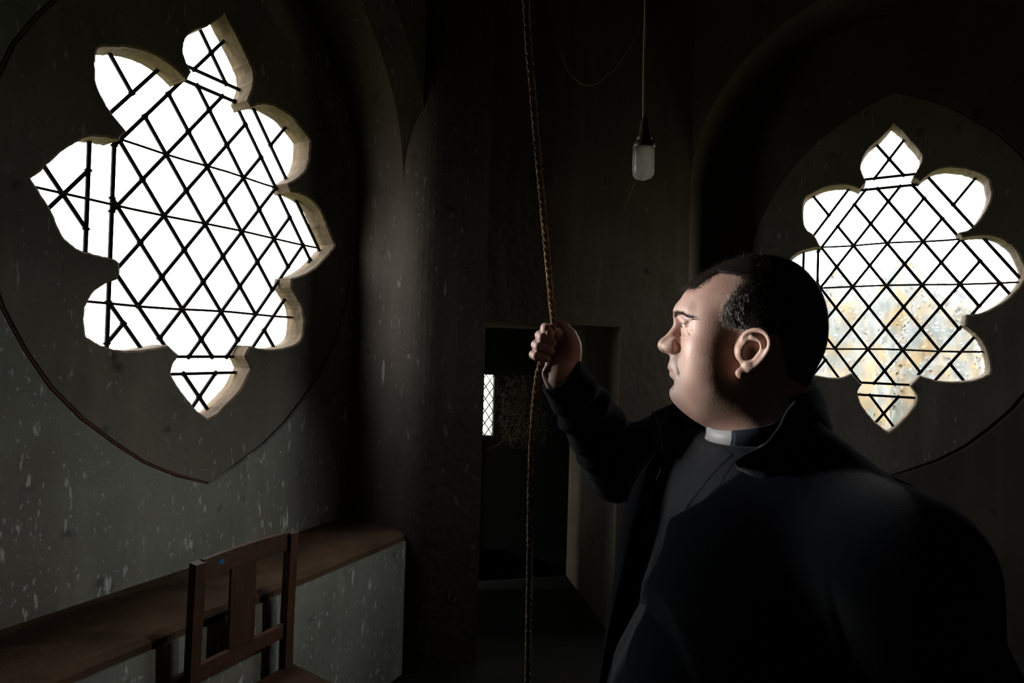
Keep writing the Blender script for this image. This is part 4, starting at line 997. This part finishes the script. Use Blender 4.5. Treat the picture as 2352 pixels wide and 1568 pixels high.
pk = [[(1456, 1156), (1480, 1156), (1503, 1162)], [(1446, 1210), (1470, 1212), (1492, 1216)], [(1436, 1262), (1458, 1265), (1480, 1270)], [(1427, 1318), (1446, 1322), (1466, 1326)]]
bm = bmesh.new(); G_ = [[hit(x, y, bs, .0028) for x, y in r] for r in pk]
if all(p is not None for r in G_ for p in r):
    vv = [[bm.verts.new(p) for p in r] for r in G_]; vb = [[bm.verts.new(hit(x, y, bs, .0002)) for x, y in r] for r in pk]
    for i in range(3):
        for j in range(2): bm.faces.new((vv[i][j], vv[i + 1][j], vv[i + 1][j + 1], vv[i][j + 1]))
    ring_f = [vv[0][0], vv[0][1], vv[0][2], vv[1][2], vv[2][2], vv[3][2], vv[3][1], vv[3][0], vv[2][0], vv[1][0]]
    ring_b = [vb[0][0], vb[0][1], vb[0][2], vb[1][2], vb[2][2], vb[3][2], vb[3][1], vb[3][0], vb[2][0], vb[1][0]]
    for i in range(10): bm.faces.new((ring_f[i], ring_b[i], ring_b[(i + 1) % 10], ring_f[(i + 1) % 10]))
    o = obj('shirt_pocket', bm, M_shirt, shirt); fixp(o)
else: bm.free()
# zip: two rows of metal teeth
def zipper(pts, step=.0024):
    pts = smooth_path(pts, 8); bm = bmesh.new(); acc = 0; last = pts[0]
    for p in pts[1:]:
        d = p - last; L = d.length; t = d.normalized(); v = (EY - p).normalized(); s_ = t.cross(v)
        while acc < L: box(bm, last + t * acc, (t, s_, v), (.0006, .0010, .0007)); acc += step
        acc -= L; last = p
    o = obj('zip_teeth', bm, M_brass, jacket); fixp(o); o['kind'] = 'stuff'
zipper([at(1501, 947, .962), at(1512, 975, .953), at(1520, 1010, .943), at(1521, 1045, .929)] + [q for q in (hit(x, y, bj, .002, .9) for x, y in ((1517, 1075), (1508, 1100), (1497, 1125), (1490, 1160), (1482, 1200), (1472, 1235))) if q])
zipper([at(1688, 1060, .750), at(1674, 1080, .745), at(1661, 1100, .742), at(1650, 1130, .748)])
# trousers and shoes
Tr = Field(R_(-.22, .26, .009), R_(-.24, .24, .009), R_(-1.47, -.60, .012))
for s_ in (.095, -.095):
    Tr.cap((.02, s_, -.68), (.03, s_, -1.0), .11, .085, .04); Tr.cap((.03, s_, -1.0), (.0, s_, -1.375), .085, .066, .03)
Tr.ell((.03, 0, -.66), (.15, .19, .12), .04)
Pt, Qt = Tr.surface(); o = np_mesh('trousers', tw(Pt), Qt, M_trouser, person); fixp(o)
for s_ in (.095, -.095):
    Sf = Field(R_(-.12, .24, .006), R_(s_ - .07, s_ + .07, .006), R_(-1.452, -1.33, .005))
    Sf.cap((-.03, s_, -1.41), (.14, s_, -1.42), .043, .042, .01); Sf.cap((-.01, s_, -1.37), (.05, s_, -1.40), .042, .035, .03)
    Sf.put(lambda X, Y, Z: Z + 1.445 + 0 * X + 0 * Y, (-.2, s_ - .1, -1.5), (.3, s_ + .1, -1.3), .002, 'sub') if False else None
    Px, Qx = Sf.surface(); Px[:, 2] = np.maximum(Px[:, 2], -1.4445); o = np_mesh('shoe', tw(Px), Qx, M_shoe, person); fixp(o)

# ------------------------------------------------------------------ bell rope, lamp, chair, cobwebs
rp_px = [(1205, -260, .80), (1207, -60, .84), (1208, 0, .86), (1214, 110, .89), (1224, 220, .92), (1233, 330, .95), (1246, 470, .985), (1258, 600, 1.01), (1266, 690, 1.03), (1271, 738, 1.038), (1266, 765, 1.042), (1253, 800, 1.045), (1241, 838, 1.043), (1232, 880, 1.04), (1225, 960, 1.04), (1219, 1080, 1.04), (1216, 1300, 1.04), (1212, 1568, 1.04), (1210, 1800, 1.04), (1209, 2300, 1.04)]
cl = [at(*q) for q in rp_px]; top_ = cl[0] + (cl[0] - cl[1]).normalized() * 0.01
up_pts = [Vector((cl[0].x - .02, cl[0].y - .08, CEIL)), Vector((cl[0].x - .012, cl[0].y - .05, 3.2))]
lo_pts = [Vector((cl[-1].x + .004, cl[-1].y + .01, .12)), Vector((cl[-1].x + .01, cl[-1].y + .03, .012))]
path = smooth_path(up_pts + cl + lo_pts, 10)
fine = [path[0]]
for p in path[1:]:
    L = (p - fine[-1]).length; k = max(1, int(L / .0042)); a = fine[-1]
    for i in range(k): fine.append(a.lerp(p, (i + 1) / k))
rope = empty('bell_rope', path[-1], label='brown twisted hemp bell rope gripped in the raised hand', cat='rope')
PITCHR = .040
# transport frame
tan, us = [], []; u = Vector((1, 0, 0)); s_acc = 0; ph = []
for i, p in enumerate(fine):
    t = (fine[min(i + 1, len(fine) - 1)] - fine[max(i - 1, 0)]).normalized(); u = (u - t * u.dot(t)).normalized(); tan.append(t); us.append(u.copy())
    if i: s_acc += (p - fine[i - 1]).length
    ph.append(s_acc / PITCHR * 2 * math.pi)
rnd = random.Random(5)
for k in range(3):
    pts = []; rs = []
    for i, p in enumerate(fine):
        a = -ph[i] + k * 2.0944; v = tan[i].cross(us[i]); fz = .00012 * math.sin(i * 1.9 + k)
        pts.append(p + (us[i] * math.cos(a) + v * math.sin(a)) * .0031); rs.append(.0033 + fz + rnd.uniform(-.00012, .00012))
    bm = bmesh.new(); tube(bm, pts, rs, 7); o = obj('strand', bm, M_rope, rope, True); adopt(rope, o)
# loose fibres standing off the rope
bm = bmesh.new()
for k in range(1500):
    i = rnd.randrange(len(fine) - 1); a = rnd.uniform(0, 6.28); v = tan[i].cross(us[i]); d = us[i] * math.cos(a) + v * math.sin(a)
    p = fine[i] + d * .0055; e_ = p + (d * rnd.uniform(.3, 1) + tan[i] * rnd.uniform(-1, 1)).normalized() * rnd.uniform(.002, .0055)
    w_ = tan[i] * .00012; bm.faces.new([bm.verts.new(q) for q in (p - w_, p + w_, e_)])
o = obj('fibres', bm, M_rope, rope); adopt(rope, o); o['kind'] = 'stuff'

# pendant lamp: twisted flex, bakelite holder, frosted well glass
LB = at(1478, 372, 1.75); g_r = 25 / FPX * 1.75
zc = lambda py: at(1478, py, 1.75).z
lamp = empty('pendant_lamp', (LB.x, LB.y, zc(412)), label='unlit pendant lamp with frosted glass hanging on a yellowed flex', cat='lamp')
cpts = [Vector((LB.x + .012, LB.y + .03, CEIL)), at(1483, -300, 1.752), at(1482, 0, 1.75), at(1480.5, 90, 1.75), at(1478.5, 180, 1.75), at(1478, 272, 1.75)]
bm = bmesh.new(); tube(bm, smooth_path(cpts, 8), .0036, 8); o = obj('flex', bm, M_flex, lamp, True); adopt(lamp, o)
c0 = (LB.x, LB.y, 0)
bm = bmesh.new(); lathe(bm, [(.005, zc(268)), (.010, zc(274)), (.014, zc(284)), (.017, zc(300)), (.019, zc(312)), (.024, zc(316)), (.025, zc(320)), (.022, zc(323)), (.030, zc(326)), (.034, zc(331)), (.035, zc(338)), (.033, zc(343)), (.030, zc(344))], c0, 28)
o = obj('lampholder', bm, M_bake, lamp, True); adopt(lamp, o)
bm = bmesh.new(); gp = [(.031, zc(336)), (.0345, zc(341)), (.035, zc(350)), (.035, zc(390)), (.033, zc(401)), (.027, zc(408)), (.016, zc(411)), (.006, zc(413)), (.003, zc(415))]
gp2 = gp + [(r - .003, z + .003) for r, z in gp[-2::-1] if r > .004]
lathe(bm, gp2, c0, 36); o = obj('glass_shade', bm, M_jar, lamp, True); adopt(lamp, o)
bm = bmesh.new(); lathe(bm, [(.004, zc(345)), (.012, zc(348)), (.014, zc(362)), (.012, zc(384)), (.006, zc(392)), (.002, zc(394))], c0, 20)
o = obj('bulb', bm, M_jar, lamp, True); adopt(lamp, o)

# wooden chair against the bench
chw = .345; Z1 = 1.722
cP = Vector((at(446, 1420, Z1).x, Z1, 0)); cu = D1.copy(); cn_ = N1.copy(); UZ = Vector((0, 0, 1))
chair = empty('wooden_chair', (cP.x, cP.y, 0), label='old dark wooden chair with a blue dot sticker, standing against the stone bench', cat='chair')
def kid(name, bm, mt, par, bw=.003):
    bevel(bm, bw); o = obj(name, bm, mt, par); adopt(par, o); return o
def post(b, x):                  # raked back leg running up into the back post, square in section
    f0, s0_, s1_ = cP + cu * x, .0, 0
    pts = [(0, -.050), (.43, 0.004), (.60, 0), (0.895, -.022 + .0)]
    rr = []
    for z, o_ in pts:
        c = f0 + cn_ * (o_ * -.0 + (-.0 if z else .0)) + UZ * z + cn_ * (.010 if z > .8 else (.0 if z else .008))
        rr.append([b.verts.new(c + cu * (.016 * i) + cn_ * (.019 * j)) for i, j in ((-1, -1), (1, -1), (1, 1), (-1, 1))])
    for a, c in zip(rr, rr[1:]):
        for k in range(4): b.faces.new((a[k], a[(k + 1) % 4], c[(k + 1) % 4], c[k]))
    b.faces.new(rr[0][::-1]); b.faces.new(rr[-1])
for x in (0, chw): bm = bmesh.new(); post(bm, x); kid('back_post', bm, M_wood, chair)
for x in (0.0, chw): 
    bm = bmesh.new(); box(bm, cP + cu * x + cn_ * .34 + UZ * .2, (cu, cn_, UZ), (.016, .016, .20)); kid('leg', bm, M_wood, chair)
def zat(py, x): p = cP + cu * x; return at(443 if x < .1 else 657, py, p.y).z
bm = bmesh.new(); z1, z0 = EYE - .700, EYE - .763
n_ = 10; rr = []
for i in range(n_ + 1):
    x = .014 + (chw - .028) * i / n_; bow = -.014 * math.sin(math.pi * i / n_)
    rr.append([bm.verts.new(cP + cu * x + cn_ * (.010 + bow + dy) + UZ * z) for dy, z in ((-.009, z0), (.009, z0), (.009, z1), (-.009, z1))])
for a, b in zip(rr, rr[1:]):
    for k in range(4): bm.faces.new((a[k], b[k], b[(k + 1) % 4], a[(k + 1) % 4]))
bm.faces.new(rr[0]); bm.faces.new(rr[-1][::-1]); rail = obj('top_rail', bm, M_woodf, chair); adopt(chair, rail)
bm = bmesh.new(); sc_ = cP + cu * .078 + cn_ * (.010 + .009 - .0095 + .0012) + UZ * (EYE - .727)
vs = [bm.verts.new(sc_ + (cu * math.cos(a) + UZ * math.sin(a)) * .0085) for a in [k * math.pi / 10 for k in range(20)]]
vs2 = [bm.verts.new(v.co + cn_ * .0012) for v in vs]; bm.faces.new(vs[::-1]); bm.faces.new(vs2)
for i in range(20): bm.faces.new((vs[i], vs[(i + 1) % 20], vs2[(i + 1) % 20], vs2[i]))
o = obj('sticker', bm, M_blue, rail); adopt(rail, o); o['label'] = 'round blue sticker'
bm = bmesh.new(); box(bm, cP + cu * .165 + cn_ * -.004 + UZ * (EYE - .90), (cu, cn_, UZ), (.046, .006, .135)); kid('back_splat', bm, M_wood, chair, .002)
bm = bmesh.new(); box(bm, cP + cu * (chw / 2) + cn_ * .0 + UZ * (EYE - 1.060), (cu, cn_, UZ), (chw / 2 - .014, .010, .024)); kid('lower_rail', bm, M_woodf, chair, .002)
bm = bmesh.new(); box(bm, cP + cu * (chw / 2) + cn_ * .185 + UZ * .392, (cu, cn_, UZ), (chw / 2 + .02, .182, .012)); kid('seat', bm, M_woodf, chair, .006)
for y0 in (0.0, .34):
    bm = bmesh.new(); box(bm, cP + cu * (chw / 2) + cn_ * y0 + UZ * .355, (cu, cn_, UZ), (chw / 2 - .014, .009, .025)); kid('seat_rail', bm, M_woodf, chair, .002)
for x in (0, chw):
    bm = bmesh.new(); box(bm, cP + cu * x + cn_ * .17 + UZ * .355, (cu, cn_, UZ), (.009, .155, .025)); kid('seat_rail', bm, M_wood, chair, .002)
    bm = bmesh.new(); box(bm, cP + cu * x + cn_ * .17 + UZ * .17, (cu, cn_, UZ), (.008, .155, .010)); kid('stretcher', bm, M_wood, chair, .002)

# cobwebs
rnd = random.Random(21)
def web(name, polylines, rad, label):
    c0 = polylines[0][0]; root = empty(name, c0, label=label, cat='cobweb'); bm = bmesh.new()
    for pl in polylines: tube(bm, pl, rad, 4)
    o = obj('threads', bm, M_web, root); adopt(root, o); o['kind'] = 'stuff'; return root
wy = 2.85
def wob(pts, n, j): 
    q = smooth_path(pts, n); return [p + Vector((rnd.uniform(-j, j), rnd.uniform(-j, j), rnd.uniform(-j, j))) for p in q]
web('cobweb', [wob([at(1275, 40, 2.84), at(1285, 110, 2.8), at(1310, 170, 2.75), at(1350, 197, 2.7), at(1390, 178, 2.7), at(1425, 140, 2.76), at(1456, 92, 2.9), at(1475, 40, 3.0)], 6, .0025)], .0022, 'dusty cobweb thread sagging in a loop high on the dark middle wall')
web('cobweb', [wob([at(1459, 418, 1.76), at(1450, 440, 1.9), at(1440, 462, 2.1), at(1432, 485, 2.3)], 4, .001)], .0006, 'fine cobweb thread trailing below the frosted lamp glass')
pls = []
for k in range(420):
    a = rnd.uniform(1150, 1255); b = rnd.uniform(862, 1010) ** 1.0; p = at(a, b, 3.72 + rnd.uniform(-.05, .05)); 
    q = at(a + rnd.gauss(0, 13), min(max(b + rnd.gauss(6, 22), 860), 1030), 3.72 + rnd.uniform(-.05, .05)); m_ = (p + q) / 2 + Vector((rnd.gauss(0, .012), 0, rnd.gauss(-.01, .012)))
    pls.append(wob([p, m_, q], 4, .0035))
for a, b, c_x, d_ in ((1115, 1035, 1160, 1005), (1118, 1030, 1175, 1000), (1130, 1010, 1145, 860)): pls.append(wob([at(a, b, 3.6), at((a + c_x) / 2, (b + d_) / 2 + 4, 3.65), at(c_x, d_, 3.7)], 4, .002))
web('cobweb', pls, .0008, 'tangled dusty cobwebs hanging in the low doorway beside the slit window')
